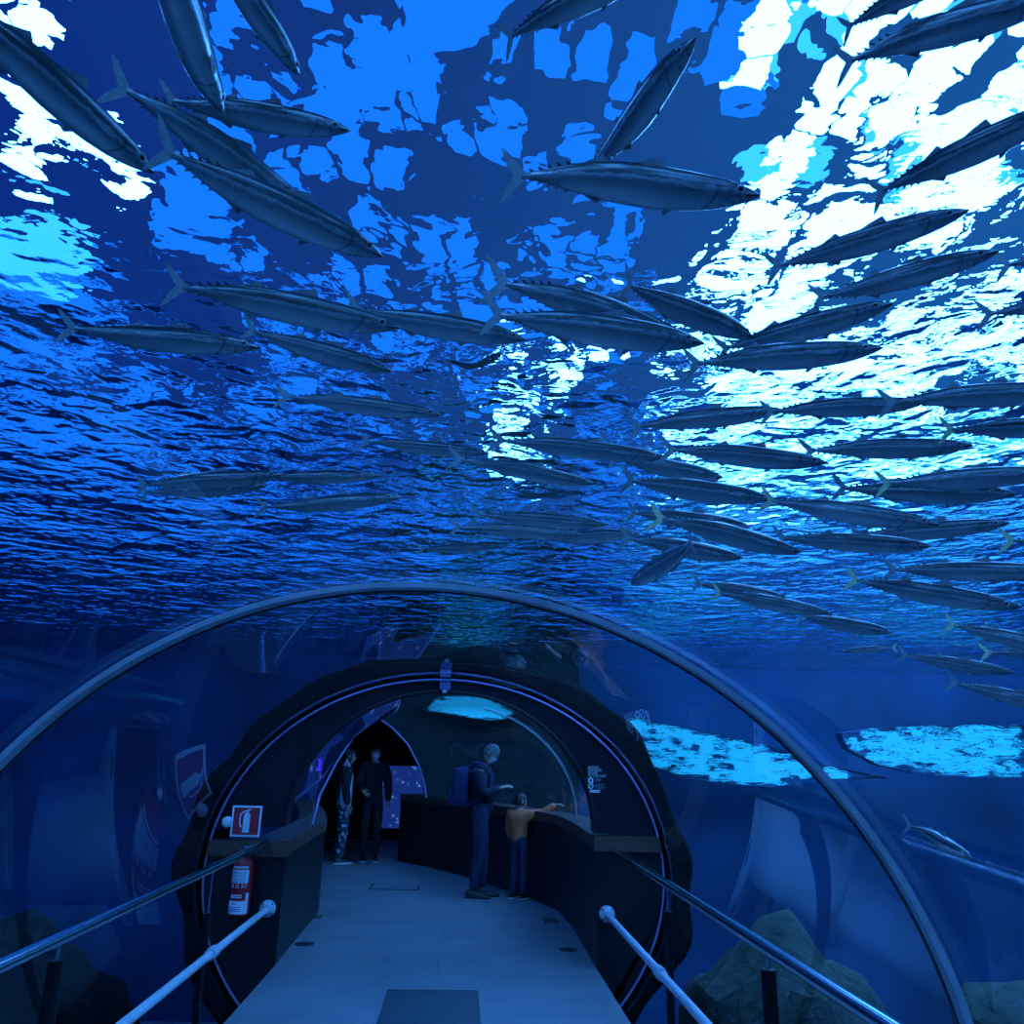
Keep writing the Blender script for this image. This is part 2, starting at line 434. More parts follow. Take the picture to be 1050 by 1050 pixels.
panes('window_1', 1.4, 9.5, 1.2, 16, 0.75, 0.8, .74, M_SKYW, 'large bright skylight of many panes over the right side of the tank', lambda x, y: y > 5.2 and x > 1.4 + .2 * max(0, y - 3))
panes('window_20', 1.35, 5.2, 2.2, 5.3, .30, .33, .52, M_SKYW, 'bright skylight of small panes at the upper right', lambda x, y: x > 1.45 + .3 * max(0, y - 3.2))
ZC = 5.75
panes('window_21', 1.35, 5.2, 2.2, 5.4, .40, .45, .55, M_SKYC, 'pale blue skylight of small panes behind the bright one at the upper right', lambda x, y: x > 1.35 + .3 * max(0, y - 3.2))
ZC = 5.6
panes('window_15', 4, 30, 10, 40, 1.2, 1.2, .6, M_SKYC, 'pale blue far roof panes over the right side of the tank', lambda x, y: x > 1.75 + .16 * y)
panes('window_2', -3.7, -2.6, 2.6, 5.8, 0.36, 0.45, .8, M_SKYW, 'narrow bright skylight over the left side of the tank')
panes('window_3', -2.4, 2.0, 2.0, 9, 0.27, 0.3, .36, M_SKYB, 'scattered blue roof panes over the middle of the tank')
panes('window_4', -14, -3.9, 2.5, 22, 0.8, 0.8, .72, M_SKYB, 'blue roof panes over the left side of the tank')
panes('window_5', -3.5, 4, 9.5, 20, 0.8, 0.8, .6, M_SKYB, 'far blue roof panes over the middle of the tank')
panes('window_6', -40, 40, 20, 90, 2.5, 2.0, .85, M_SKYB, 'row upon row of blue roof panes far beyond the tunnel')
panes('window_7', 0.4, 1.7, 8, 14, 0.35, 0.35, .2, M_SKYW, 'small bright roof panes over the middle of the tank')
panes('window_14', -6, 6, -9, 1.0, 1.2, 1.2, .3, M_SKYW, 'bright skylight over the part of the tank behind the viewer')  # added out of view to brighten the fish and floor
M_BP = M_SKYB
for k, (pts, lb) in enumerate((([(145, 300), (160, 205), (195, 190), (250, 225), (215, 290)], 'broad blue roof panel over the upper left shoal'),
        ([(270, 165), (330, 140), (420, 50), (470, 0), (540, 0), (500, 50), (430, 105), (370, 150)], 'long slanting blue roof panel at upper centre'),
        ([(400, 385), (480, 360), (560, 345), (600, 350), (520, 385)], 'blue roof panel behind the fish at the centre'),
        ([(-20, 285), (50, 275), (88, 318), (40, 340), (-20, 335)], 'small pale skylight at the far left'))):
    panel('window_%d' % (16 + k), [tuple(onz(x, y, ZC))[:2] for x, y in pts], ZC, M_SKYC if k == 3 else M_BP, lb)
bm = bmesh.new(); box(bm, -12.3, -12, -4, 12.8, -2, 3.1); struct(link('wall_left', bm, M_TANKD), 'dark blue left wall of the tank', 'wall')
bm = bmesh.new(); box(bm, 12, 12.3, -4, 12.8, -2, 3.1); struct(link('wall_right', bm, M_TANK), 'dark blue right wall of the tank', 'wall')
bm = bmesh.new(); box(bm, -12, 12, -4.3, -4, -2, 3.1); struct(link('wall_front', bm, M_TANK), 'dark blue wall of the tank behind the viewer', 'wall')
M_BED = pbr('tank_bed', (0.10, 0.16, 0.21), 0.95, var=0.5, scale=1.5, bump=.05, bscale=3)
bm = bmesh.new(); box(bm, -12, 12, -4, 12.7, -2.3, -2); struct(link('floor_tank', bm, M_BED), 'dark sandy bed of the tank', 'floor')
# lit tank picture in the far hall
def bubble_mat():
    mt, nt, out = newmat('lit_tank_window')
    tc = nd(nt, 'ShaderNodeTexCoord')
    v = nd(nt, 'ShaderNodeTexVoronoi', {'Vector': tc.outputs['Object'], 'Scale': 9.0}, feature='F1')
    nz = nd(nt, 'ShaderNodeTexNoise', {'Vector': tc.outputs['Object'], 'Scale': 7.0, 'Detail': 4.0})
    a = nd(nt, 'ShaderNodeMath', {0: v.outputs['Distance'], 1: nz.outputs['Fac']}, operation='MULTIPLY')
    r = ramp(nt, a.outputs[0], [(0.0, (0.3, 0.6, 1.3)), (0.08, (0.05, 0.17, 0.75)), (0.14, (0.012, 0.045, 0.32)), (1, (0.006, 0.026, 0.2))])
    e = nd(nt, 'ShaderNodeEmission', {'Color': r.outputs[0], 'Strength': 0.6})
    nt.links.new(e.outputs[0], out.inputs['Surface']); return mt
p0, p1 = ony(390, 785, 16.1), ony(432, 850, 16.1)
bm = bmesh.new(); box(bm, p0.x, p1.x, 16.12, 16.18, p1.z, p0.z)
struct(link('window_10', bm, bubble_mat(), smooth=False), 'glowing blue tank window with pale drifting shapes in the far hall', 'window')

# handrails: polished top rails and pale lower rails, each with posts
M_PIN = M_CHROME
def rail_pair(sgn, side, xr, posts, near_y):
    x = xr; zt, zl = .875, .40
    t = empty('handrail', (x, 4.0, 0))
    def part(name, bm, mat, parent=t):
        o = link(name, bm, mat); o.parent = parent
        if parent is t: o.location = (-x, -4.0, 0)
        return o
    bm = bmesh.new(); tube(bm, [(x, near_y, zt), (x, 7.0, zt)], .026, 20); part('rail', bm, M_CHROME)
    for y, top, curved in posts:
        xo = x
        bm = bmesh.new()
        if curved: tube(bm, [(xo, y, top), (xo, y, .12), (xo - sgn * .01, y, .0), (xo - sgn * .05, y, -.07), (xo - sgn * .14, y, -.11)], .024, 14)
        else: tube(bm, [(xo, y, top), (xo, y, .1), (xo - sgn * .01, y, .0), (xo - sgn * .05, y, -.07), (xo - sgn * .14, y, -.11)], .03, 14)
        p = part('post', bm, M_POST)
        bm = bmesh.new(); tube(bm, [(xo, y, top - .01), (xo, y, zt - .02)], .009, 10); q = link('post_pin', bm, M_CHROME, p)
    tag(t, 'polished steel top handrail on black posts along the %s side' % side, 'handrail', 'handrails of the walkway')
    t2 = empty('lower_rail', (x, 4.0, 0)); 
    def part2(name, bm, mat):
        o = link(name, bm, mat); o.parent = t2; o.location = (-x, -4.0, 0); return o
    bm = bmesh.new(); tube(bm, [(x - sgn * .056, near_y, zl), (x - sgn * .056, 7.0, zl)], .024, 18); part2('pipe', bm, M_WRAIL)
    bm = bmesh.new(); lathe(bm, [(.03, 6.955), (.05, 6.985), (.062, 6.99), (.062, 7.012), (.03, 7.02)], x - sgn * .056, zl, 24, axis='y')
    fl = part2('wall_flange', bm, M_WRAIL)
    for k in range(4):
        bm = bmesh.new(); a = math.pi / 4 + k * math.pi / 2; lathe(bm, [(.007, 6.982), (.007, 6.991)], x - sgn * .056 + .051 * math.cos(a), zl + .051 * math.sin(a), 8, axis='y')
        link('screw', bm, M_POST, fl)
    for y, top, curved in posts:
        if y > near_y:
            bm = bmesh.new(); lathe(bm, [(.026, y - .06), (.034, y - .055), (.034, y - .02), (.037, y), (.034, y + .02), (.034, y + .055), (.026, y + .06)], x - sgn * .056, zl, 20, axis='y'); part2('clamp', bm, M_WRAIL)
    tag(t2, 'pale painted lower pipe rail with round wall flange on the %s side' % side, 'rail', 'lower pipe rails of the walkway')
rail_pair(-1, 'left', -1.40, ((3.55, .80, False), (5.55, .62, True)), .6)
rail_pair(1, 'right', 1.385, ((3.55, .80, False), (5.2, .73, True)), .6)

# fire sign, alarm light, extinguisher, notice, bracket
def textmesh(body, size, extrude=0.0006, align='LEFT', spacing=1.0):
    cu = bpy.data.curves.new('t', 'FONT'); cu.body = body; cu.size = size; cu.extrude = extrude; cu.align_x = align; cu.align_y = 'CENTER'; cu.space_character = spacing
    o = bpy.data.objects.new('t', cu); COL.objects.link(o)
    dg = bpy.context.evaluated_depsgraph_get(); me = bpy.data.meshes.new_from_object(o.evaluated_get(dg))
    bpy.data.objects.remove(o); bpy.data.curves.remove(cu)
    me.transform(Matrix.Rotation(math.pi / 2, 4, 'X')); return me
M_RED = pbr('sign_red', (0.62, 0.03, 0.04), 0.5)
M_GLOWW = pbr('sign_white', (0.75, 0.85, 0.85), 0.5)
M_WHITE = pbr('white_plastic', (0.8, 0.84, 0.86), 0.4)
M_EXT = pbr('extinguisher_red', (0.55, 0.015, 0.02), 0.3)
M_INK = pbr('dark_ink', (0.03, 0.03, 0.07), 0.6)
M_RUB = pbr('black_rubber', (0.012, 0.012, 0.014), 0.55)

sx, sz, sy = -1.585, 1.035, YA - .03
t = empty('fire_sign', (sx, sy, sz - .117))
def P(name, bm, mat, parent, base):
    o = link(name, bm, mat); o.parent = parent; o.location = -Vector(base); return o
base = t.location.copy()
bm = bmesh.new(); box(bm, sx - .117, sx + .117, sy, sy + .006, sz - .117, sz + .117, .001); P('plate', bm, M_GLOWW, t, base)
bm = bmesh.new(); box(bm, sx - .102, sx + .102, sy - .0015, sy, sz - .102, sz + .102); P('red_field', bm, M_RED, t, base)
bm = bmesh.new()
prism(bm, [(sx - .022, sz - .085), (sx + .03, sz - .085), (sx + .03, sz + .045), (sx + .02, sz + .062), (sx + .012, sz + .066), (sx - .002, sz + .066), (sx - .012, sz + .062), (sx - .022, sz + .045)], sy - .003, sy - .0016)
prism(bm, [(sx - .002, sz + .066), (sx + .012, sz + .066), (sx + .012, sz + .078), (sx + .034, sz + .088), (sx + .03, sz + .096), (sx - .004, sz + .084)], sy - .003, sy - .0016)
tube(bm, [(sx - .003, sy - .0022, sz + .078), (sx - .03, sy - .0022, sz + .07), (sx - .048, sy - .0022, sz + .045), (sx - .05, sy - .0022, sz), (sx - .044, sy - .0022, sz - .03), (sx - .036, sy - .0022, sz - .045)], .005, 8)
P('extinguisher_symbol', bm, M_GLOWW, t, base)
tag(t, 'square red sign with white extinguisher symbol above the left ledge', 'sign')

o = bmesh.new(); lathe(o, [(.02, YA - .05), (.036, YA - .042), (.042, YA - .03), (.042, YA - .003)], -1.735, 1.025, 24, axis='y')
tag(link('alarm_button', o, M_WHITE), 'round white wall button left of the red fire sign', 'button')

ex, ey = -1.545, YA - .105
t = empty('fire_extinguisher', (ex, ey, .36)); base = t.location.copy()
Rr = .078
bm = bmesh.new(); lathe(bm, [(Rr * .8, .36), (Rr, .372), (Rr, .70), (Rr * .93, .735), (Rr * .7, .765), (Rr * .35, .785), (.02, .79), (.02, .81)], ex, ey, 32); P('cylinder', bm, M_EXT, t, base)
def wrap(z0, z1, a0, a1, mat, name, off=.0015):
    bm = bmesh.new(); n = 16; r1 = []
    for i in range(n + 1):
        a = math.radians(lerp(a0, a1, i / n)); r1.append([bm.verts.new((ex + (Rr + o_) * math.cos(a), ey + (Rr + o_) * math.sin(a), z)) for o_, z in ((.0002, z0), (off, z0), (off, z1), (.0002, z1))])
    for a, b in zip(r1, r1[1:]):
        for k in range(4): bm.faces.new((a[k], a[(k + 1) % 4], b[(k + 1) % 4], b[k]))
    bm.faces.new(r1[0]); bm.faces.new(r1[-1][::-1])
    return P(name, bm, mat, t, base)
wrap(.382, .475, 195, 330, M_WHITE, 'lower_label'); wrap(.60, .695, 200, 318, M_WHITE, 'upper_label'); wrap(.475, .53, 312, 330, M_WHITE, 'label_tab')
wrap(.705, .72, 215, 312, M_WHITE, 'neck_label')
bm = bmesh.new()
for k, z in enumerate((.455, .448, .425, .415, .405)): 
    pass
def arctext(body, z, size, amid, mat, name, off=.0022):
    me = textmesh(body, size, .0004, 'CENTER')
    for v in me.vertices:
        a = math.radians(amid) + v.co.x / Rr; r = Rr + off - v.co.y
        z_ = v.co.z; v.co = Vector((ex + r * math.cos(a), ey + r * math.sin(a), z + z_))
    o = linkme(name, me, mat, smooth=False); o.parent = t; o.location = -base; return o
arctext('A G KF', .578, .042, 268, M_WHITE, 'lettering')
for k, (z, s_, a_) in enumerate(((.455, .02, 245),)): arctext('KGS', z, s_, a_, M_INK, 'lettering')
for z in (.68, .668, .656, .644, .632, .62, .608): wrap(z - .0017, z + .0017, 212, 300, M_INK, 'print_line', .0022)
for z in (.43, .418, .406): wrap(z - .0017, z + .0017, 215, 290, M_INK, 'print_line', .0022)
for z in (.515, .50): wrap(z - .004, z + .004, 225, 290, M_WHITE, 'print_line', .0018)
bm = bmesh.new(); box(bm, ex - .022, ex + .022, ey - .018, ey + .018, .81, .835, .004); P('valve', bm, M_RUB, t, base)
bm = bmesh.new(); tube(bm, [(ex - .01, ey, .845), (ex + .05, ey, .86), (ex + .10, ey, .853)], .009, 10, sq=1.4); tube(bm, [(ex, ey, .833), (ex + .05, ey, .828), (ex + .09, ey, .812)], .008, 10, sq=1.4); P('handle', bm, M_CHROME, t, base)
bm = bmesh.new(); tube(bm, [(ex - .02, ey, .822), (ex - .07, ey - .02, .82), (ex - .095, ey - .01, .77), (ex - .095, ey, .68), (ex - .092, ey, .5), (ex - .09, ey, .42)], [.009] * 4 + [.011, .014], 10); P('hose', bm, M_RUB, t, base)
bm = bmesh.new(); lathe(bm, [(.012, ey - .045), (.016, ey - .042), (.016, ey - .02)], ex + .02, .825, 14, axis='y'); P('gauge', bm, M_WHITE, t, base)
bm = bmesh.new(); box(bm, ex - .02, ex + .02, ey + .075, YA - .001, .70, .80, .002); P('wall_bracket', bm, M_POST, t, base)
tag(t, 'red fire extinguisher with white labels hung on the left black panel', 'fire extinguisher')

nx0, nx1 = ony(603, 800, YA).x, ony(622, 800, YA).x
nzt, nzb = ony(603, 786, YA).z, ony(610, 813, YA).z
t = empty('notice', (nx0, YA - .004, nzb)); base = t.location.copy()
bm = bmesh.new(); box(bm, nx0 - .012, nx1 + .012, YA - .004, YA - .0005, nzb - .01, nzt + .012); P('plate', bm, M_BROWN, t, base)
hh = nzt - nzb; wid = nx1 - nx0
lz = [nzt - hh * (.04 + .105 * k) for k in range(4)]
for k, s_ in enumerate(('MESEDEZ', 'POR FAVOR', 'PLEASE', "S'IL VOUS PLAIT")):
    me = textmesh(s_, .03, .0005); xs = [v.co.x for v in me.vertices]
    wt = wid * (.60, .74, .52, .98)[k]; sc_ = wt / (max(xs) - min(xs))
    for v in me.vertices: v.co = Vector((nx0 + (v.co.x - min(xs)) * sc_, YA - .0048 + v.co.y, lz[k] + v.co.z * .95))
    o = linkme('lettering', me, M_GLOWW, smooth=False); o.parent = t; o.location = -base
def rectp(bm, x0, x1, z0, z1): box(bm, x0, x1, YA - .0058, YA - .0042, z0, z1)
bm = bmesh.new(); ic = wid * .27; zz = nzt - hh * .53
rectp(bm, nx0, nx0 + ic, zz - ic * .42, zz - ic * .2); rectp(bm, nx0, nx0 + ic, zz + ic * .2, zz + ic * .42); rectp(bm, nx0, nx0 + ic * .3, zz - ic * .2, zz + ic * .2); rectp(bm, nx0 + ic * .7, nx0 + ic, zz - ic * .2, zz + ic * .2)
rectp(bm, nx0 + ic * .3, nx0 + ic * .7, zz + ic * .42, zz + ic * .55)
P('camera_symbol', bm, M_GLOWW, t, base)
bm = bmesh.new(); zz = nzt - hh * .74; cx_ = nx0 + ic * .5
tube(bm, [(cx_ + ic * .48 * math.cos(a), YA - .0055, zz + ic * .48 * math.sin(a)) for a in np.linspace(0, 2 * math.pi, 25)], .004, 6)
tube(bm, [(cx_ - ic * .33, YA - .0055, zz - ic * .33), (cx_ + ic * .33, YA - .0055, zz + ic * .33)], .004, 6)
P('no_flash_symbol', bm, M_GLOWW, t, base)
M_FAINT = pbr('faint_print', (0.16, 0.19, 0.24), 0.6)
bm = bmesh.new()
for k, (z, x1) in enumerate(((.46, .72), (.5, .66), (.55, .7), (.67, .9), (.72, .8), (.77, .95), (.82, .85))): rectp(bm, nx0 + wid * .36, nx0 + wid * x1, nzt - hh * z - .003, nzt - hh * z + .003)
P('small_print', bm, M_FAINT, t, base)
bm = bmesh.new()
for z, x1 in ((.91, .65), (.965, .6)): rectp(bm, nx0 + wid * .06, nx0 + wid * x1, nzt - hh * z - .005, nzt - hh * z + .005)
P('bottom_print', bm, M_GLOWW, t, base)
tag(t, 'white lettered photography notice on the brown board right of the opening', 'notice')

# bracket lamp clipped over the top of the rim
bx = -0.045
t = empty('rim_bracket', (bx, YA - .05, 2.10)); base = t.location.copy()
M_BRK = pbr('bracket_plastic', (0.16, 0.17, 0.4), 0.35)
bm = bmesh.new(); box(bm, bx - .045, bx + .045, YA - .06, YA - .005, 2.115, 2.195, .004); P('body', bm, M_BRK, t, base)
bm = bmesh.new(); box(bm, bx - .045, bx + .045, YA - .07, YA - .04, 2.215, 2.275, .004); P('upper_plate', bm, M_BRK, t, base)
bm = bmesh.new()
for z in (2.187, 2.225): box(bm, bx - .046, bx + .046, YA - .074, YA - .058, z - .004, z + .004)
P('steel_edge', bm, M_RIM, t, base)
bm = bmesh.new(); lathe(bm, [(.012, 2.085), (.02, 2.09), (.02, 2.115)], bx, YA - .03, 12); P('lens', bm, M_WHITE, t, base)
tag(t, 'small bluish bracket clipped over the crown of the end rim', 'bracket')

# floor covers and drains
M_HATCH = pbr('hatch_plate', (0.05, 0.075, 0.085), 0.5, bump=.0008, bscale=90)
M_HFR = pbr('hatch_frame', (0.45, 0.48, 0.5), 0.35, metal=.7)
bm = bmesh.new(); t = empty('floor_hatch', (-.015, 5.7, 0))
box(bm, -.33, .30, 5.0, 6.38, .0005, .006, .001); o = link('plate', bm, M_HATCH, t); o.location = (.015, -5.7, 0)
bm = bmesh.new(); box(bm, -.345, -.332, 4.99, 6.395, .0005, .008); box(bm, .302, .315, 4.99, 6.395, .0005, .008); box(bm, -.345, .315, 6.382, 6.397, .0005, .008); box(bm, -.345, .315, 4.985, 4.998, .0005, .008)
o = link('frame', bm, M_HFR, t, smooth=False); o.location = (.015, -5.7, 0)
tag(t, 'dark metal floor hatch in a thin steel frame, in the near walkway', 'hatch')
c = [onz(x, y, 0) for x, y in ((364, 906), (414, 906), (430, 911), (378, 912))]
x0, x1, y0, y1 = c[3].x, c[2].x, c[3].y, c[0].y
bm = bmesh.new()
for a_, b_ in ((0, 1),):
    box(bm, x0, x0 + .02, y0, y1, .0005, .004); box(bm, x1 - .02, x1, y0, y1, .0005, .004); box(bm, x0, x1, y0, y0 + .02, .0005, .004)
tag(link('floor_cover', bm, M_RUB, smooth=False), 'flush rectangular floor cover outline in the second tunnel', 'floor cover')
def drain(px, py, wx, wy, nm, lab, rnd):
    p = onz(px, py, 0); bm = bmesh.new()
    if rnd: lathe(bm, [(wx, .0004), (wx, .003), (wx * .9, .004)], p.x, p.y, 24)
    else:
        for k in range(6): box(bm, p.x - wx + k * wx / 3, p.x - wx + k * wx / 3 + wx / 4.5, p.y - wy, p.y + wy, .0004, .004)
    tag(link(nm, bm, M_RUB, smooth=False), lab, 'drain')
drain(565, 944, .075, .13, 'floor_drain', 'slotted floor drain by the right low wall', False)
drain(322, 940, .085, .10, 'floor_drain', 'slotted floor drain at the foot of the left low wall', False)
drain(312, 968, .085, 0, 'round_cover', 'round dark cover in the floor near the left low wall', True)
drain(583, 974, .08, 0, 'round_cover', 'round dark cover in the floor near the right low wall', True)
# ------------------------------------------------------------------ the shoal
def fish_body_mat():
    mt, nt, out = newmat('mackerel_skin')
    tc = nd(nt, 'ShaderNodeTexCoord'); P = tc.outputs['Object']
    sp = nd(nt, 'ShaderNodeSeparateXYZ', {'Vector': P})
    nz = nd(nt, 'ShaderNodeTexNoise', {'Vector': P, 'Scale': 26.0, 'Detail': 3.0})
    nn = nd(nt, 'ShaderNodeMath', {0: nz.outputs['Fac'], 1: 0.03}, operation='MULTIPLY_ADD'); nn.inputs[2].default_value = -0.015
    z = nd(nt, 'ShaderNodeMath', {0: sp.outputs['Z'], 1: nn.outputs[0]}, operation='ADD')
    mr = nd(nt, 'ShaderNodeMapRange', {'Value': z.outputs[0], 'From Min': -.1, 'From Max': .1})
    r = ramp(nt, mr.outputs[0], [(0.0, (0.52, 0.58, 0.58)), (0.2, (0.38, 0.44, 0.45)), (0.42, (0.18, 0.225, 0.235)), (0.52, (0.46, 0.54, 0.55)), (0.56, (0.07, 0.10, 0.11)), (0.75, (0.04, 0.065, 0.072)), (1.0, (0.035, 0.06, 0.068))])
    # faint vertical bars on the back
    wv = nd(nt, 'ShaderNodeTexWave', {'Vector': P, 'Scale': 9.0, 'Distortion': 4.0, 'Detail': 2.0, 'Detail Scale': 2.0})
    bk = nd(nt, 'ShaderNodeMapRange', {'Value': sp.outputs['Z'], 'From Min': .015, 'From Max': .045, 'To Min': 0.0, 'To Max': 0.45})
    fm = nd(nt, 'ShaderNodeMath', {0: wv.outputs['Fac'], 1: bk.outputs[0]}, operation='MULTIPLY')
    mx = nd(nt, 'ShaderNodeMixRGB', {0: fm.outputs[0], 1: r.outputs[0], 2: (0.02, 0.05, 0.065, 1)})
    zz = nd(nt, 'ShaderNodeMath', {0: sp.outputs['Z'], 1: sp.outputs['Z']}, operation='MULTIPLY')
    gx = nd(nt, 'ShaderNodeMath', {0: zz.outputs[0], 1: 7.0, 2: sp.outputs['X']}, operation='MULTIPLY_ADD')
    gd = nd(nt, 'ShaderNodeMath', {0: gx.outputs[0], 1: .322, 2: .0065}, operation='COMPARE')
    gm = nd(nt, 'ShaderNodeMath', {0: gd.outputs[0], 1: .5}, operation='MULTIPLY')
    mg = nd(nt, 'ShaderNodeMixRGB', {0: gm.outputs[0], 1: mx.outputs[0], 2: (0.015, 0.03, 0.04, 1)})
    my = nd(nt, 'ShaderNodeMath', {0: sp.outputs['X'], 1: .21, 2: -.105}, operation='MULTIPLY_ADD')
    mz = nd(nt, 'ShaderNodeMath', {0: sp.outputs['Z'], 1: my.outputs[0], 2: .0035}, operation='COMPARE')
    mxx = nd(nt, 'ShaderNodeMath', {0: sp.outputs['X'], 1: .44}, operation='GREATER_THAN')
    mm = nd(nt, 'ShaderNodeMath', {0: mz.outputs[0], 1: mxx.outputs[0]}, operation='MULTIPLY')
    mh = nd(nt, 'ShaderNodeMixRGB', {0: mm.outputs[0], 1: mg.outputs[0], 2: (0.01, 0.02, 0.03, 1)})
    pz = nd(nt, 'ShaderNodeTexNoise', {'Vector': P, 'Scale': 55.0, 'Detail': 2.0})
    hx = nd(nt, 'ShaderNodeMapRange', {'Value': sp.outputs['X'], 'From Min': .31, 'From Max': .36, 'To Min': 0.0, 'To Max': .55})
    pr = ramp(nt, pz.outputs['Fac'], [(.5, (0, 0, 0)), (.62, (1, 1, 1))])
    hm_ = nd(nt, 'ShaderNodeMath', {0: pr.outputs[0], 1: hx.outputs[0]}, operation='MULTIPLY')
    mk = nd(nt, 'ShaderNodeMixRGB', {0: hm_.outputs[0], 1: mh.outputs[0], 2: (0.03, 0.05, 0.06, 1)})
    b = nd(nt, 'ShaderNodeBsdfPrincipled', {'Base Color': mk.outputs[0], 'Roughness': 0.24, 'Metallic': 0.55})
    nt.links.new(b.outputs[0], out.inputs['Surface']); return mt
M_FISH = fish_body_mat()
M_FIN = pbr('fin_grey', (0.2, 0.26, 0.28), 0.5, var=0.25, scale=30)
M_TAILG = pbr('tail_grey', (0.28, 0.34, 0.34), 0.5, var=0.25, scale=30)
M_TAILY = pbr('tail_yellow', (0.80, 0.85, 0.42), 0.5, var=0.2, scale=30)
M_IRIS = pbr('fish_eye_silver', (0.45, 0.5, 0.5), 0.25, metal=.3)
M_PUPIL = pbr('fish_eye_black', (0.004, 0.004, 0.006), 0.15)
M_GILL = pbr('gill_shadow', (0.05, 0.08, 0.1), 0.5)

HS = [(.5, .004, .003), (.485, .014, .010), (.46, .027, .019), (.42, .043, .031), (.37, .058, .044), (.31, .070, .055), (.22, .081, .065), (.12, .088, .070), (.02, .089, .070),
      (-.08, .083, .062), (-.17, .070, .049), (-.25, .053, .035), (-.32, .034, .022), (-.37, .021, .014), (-.405, .014, .010), (-.425, .014, .006)]
def bendy(x, k):  # sideways swimming curve
    return k * (0.16 * max(0, .12 - x) ** 2 * 2.2 + 0.036 * math.sin((x + .1) * 4.2) * (1 if x < .35 else .9))
def fish_parts(k):
    res = []
    seg = 22; bm = bmesh.new(); rings = []
    pts = []
    for (x0, h0, w0), (x1, h1, w1) in zip(HS, HS[1:]):
        for t in (0, .5): pts.append((lerp(x0, x1, t), lerp(h0, h1, t), lerp(w0, w1, t)))
    pts.append(HS[-1])
    for x, h, w_ in pts:
        yb = bendy(x, k); zc = -.006 * math.exp(-((x - .1) / .25) ** 2)
        row = []
        for i in range(seg):
            a = 2 * math.pi * i / seg; c_, s_ = math.cos(a), math.sin(a)
            e = .86
            yy = w_ * math.copysign(abs(c_) ** e, c_); zz = h * math.copysign(abs(s_) ** 1.06, s_) * (1.0 if s_ < 0 else .96)
            if .30 < x < .335 and abs(c_) > .35: yy *= .93       # gill slit
            row.append(bm.verts.new((x, yb + yy, zc + zz)))
        rings.append(row)
    for a, b in zip(rings, rings[1:]):
        for i in range(seg): bm.faces.new((a[i], b[i], b[(i + 1) % seg], a[(i + 1) % seg]))
    bm.faces.new(rings[0]); bm.faces.new(rings[-1][::-1])
    # finlets along the tail stalk
    for i in range(5):
        x = -.235 - i * .034
        h = np.interp(-x, [-p[0] for p in HS], [p[1] for p in HS])
        for s_ in (1, -1):
            y = bendy(x, k); y2 = bendy(x - .028, k)
            v = [bm.verts.new(c) for c in ((x, y - .0025, s_ * (h - .006)), (x, y + .0025, s_ * (h - .006)), (x - .03, y2, s_ * (h + .012)), (x - .02, y2 + .002, s_ * (h - .012)), (x - .02, y2 - .002, s_ * (h - .012)))]
            bm.faces.new((v[0], v[4], v[2])); bm.faces.new((v[1], v[2], v[3])); bm.faces.new((v[0], v[2], v[1])); bm.faces.new((v[4], v[3], v[2]))
    res.append(('body', bm, M_FISH, None))
    def fin(outline, th, y_of):
        """closed outline in (x, z) built as a thin two-sided blade with thickness"""
        bm = bmesh.new(); n = len(outline)
        a = [bm.verts.new((x, y_of(x, z) + th, z)) for x, z in outline]; b = [bm.verts.new((x, y_of(x, z) - th, z)) for x, z in outline]
        bm.faces.new(a); bm.faces.new(b[::-1])
        for i in range(n): bm.faces.new((a[i], b[i], b[(i + 1) % n], a[(i + 1) % n]))
        bmesh.ops.triangulate(bm, faces=[f for f in bm.faces if len(f.verts) > 4], ngon_method='EAR_CLIP'); return bm
    yb = lambda x, z: bendy(x, k)
    outr = [(-.398, .012), (-.420, .022), (-.448, .058), (-.484, .100), (-.507, .118)]
    innr = [(-.398, 0), (-.452, 0), (-.462, .016), (-.481, .046), (-.503, .100)]
    bt = bmesh.new()
    for sg in (1, -1):
        L_ = [[[bt.verts.new((x, yb(x, z) + th, sg * z)) for x, z in row] for row in (outr, innr)] for th in (.0022, -.0022)]
        for i in range(4):
            for sd in (0, 1): bt.faces.new((L_[sd][0][i], L_[sd][0][i + 1], L_[sd][1][i + 1], L_[sd][1][i]))
            bt.faces.new((L_[0][0][i], L_[1][0][i], L_[1][0][i + 1], L_[0][0][i + 1])); bt.faces.new((L_[0][1][i], L_[0][1][i + 1], L_[1][1][i + 1], L_[1][1][i]))
        bt.faces.new((L_[0][0][4], L_[1][0][4], L_[1][1][4], L_[0][1][4]))
    bmesh.ops.remove_doubles(bt, verts=bt.verts[:], dist=.00005)
    res.append(('tail_fin', bt, None, None))
    res.append(('dorsal_fin', fin([(.13, .078), (.115, .118), (.09, .112), (.04, .096), (.0, .080)], .002, yb), M_FIN, None))
    res.append(('dorsal_fin', fin([(-.10, .072), (-.125, .102), (-.15, .086), (-.2, .060)], .002, yb), M_FIN, None))
    res.append(('anal_fin', fin([(-.11, -.072), (-.135, -.104), (-.16, -.086), (-.21, -.056)], .002, yb), M_FIN, None))
    res.append(('pelvic_fin', fin([(.17, -.084), (.135, -.116), (.12, -.112), (.13, -.086)], .002, yb), M_FIN, None))
    for s_ in (1, -1):
        bm = bmesh.new(); y0 = bendy(.26, k) + s_ * .052
        pl = [(.285, 0, .006), (.235, .016, .012), (.165, .034, -.006), (.175, .03, -.016), (.235, .012, -.018), (.283, 0, -.012)]
        a = [bm.verts.new((x, y0 + s_ * (o_ + .003), z)) for x, o_, z in pl]; b = [bm.verts.new((x, y0 + s_ * o_, z)) for x, o_, z in pl]
        bm.faces.new(a); bm.faces.new(b[::-1])
        for i in range(6): bm.faces.new((a[i], b[i], b[(i + 1) % 6], a[(i + 1) % 6]))
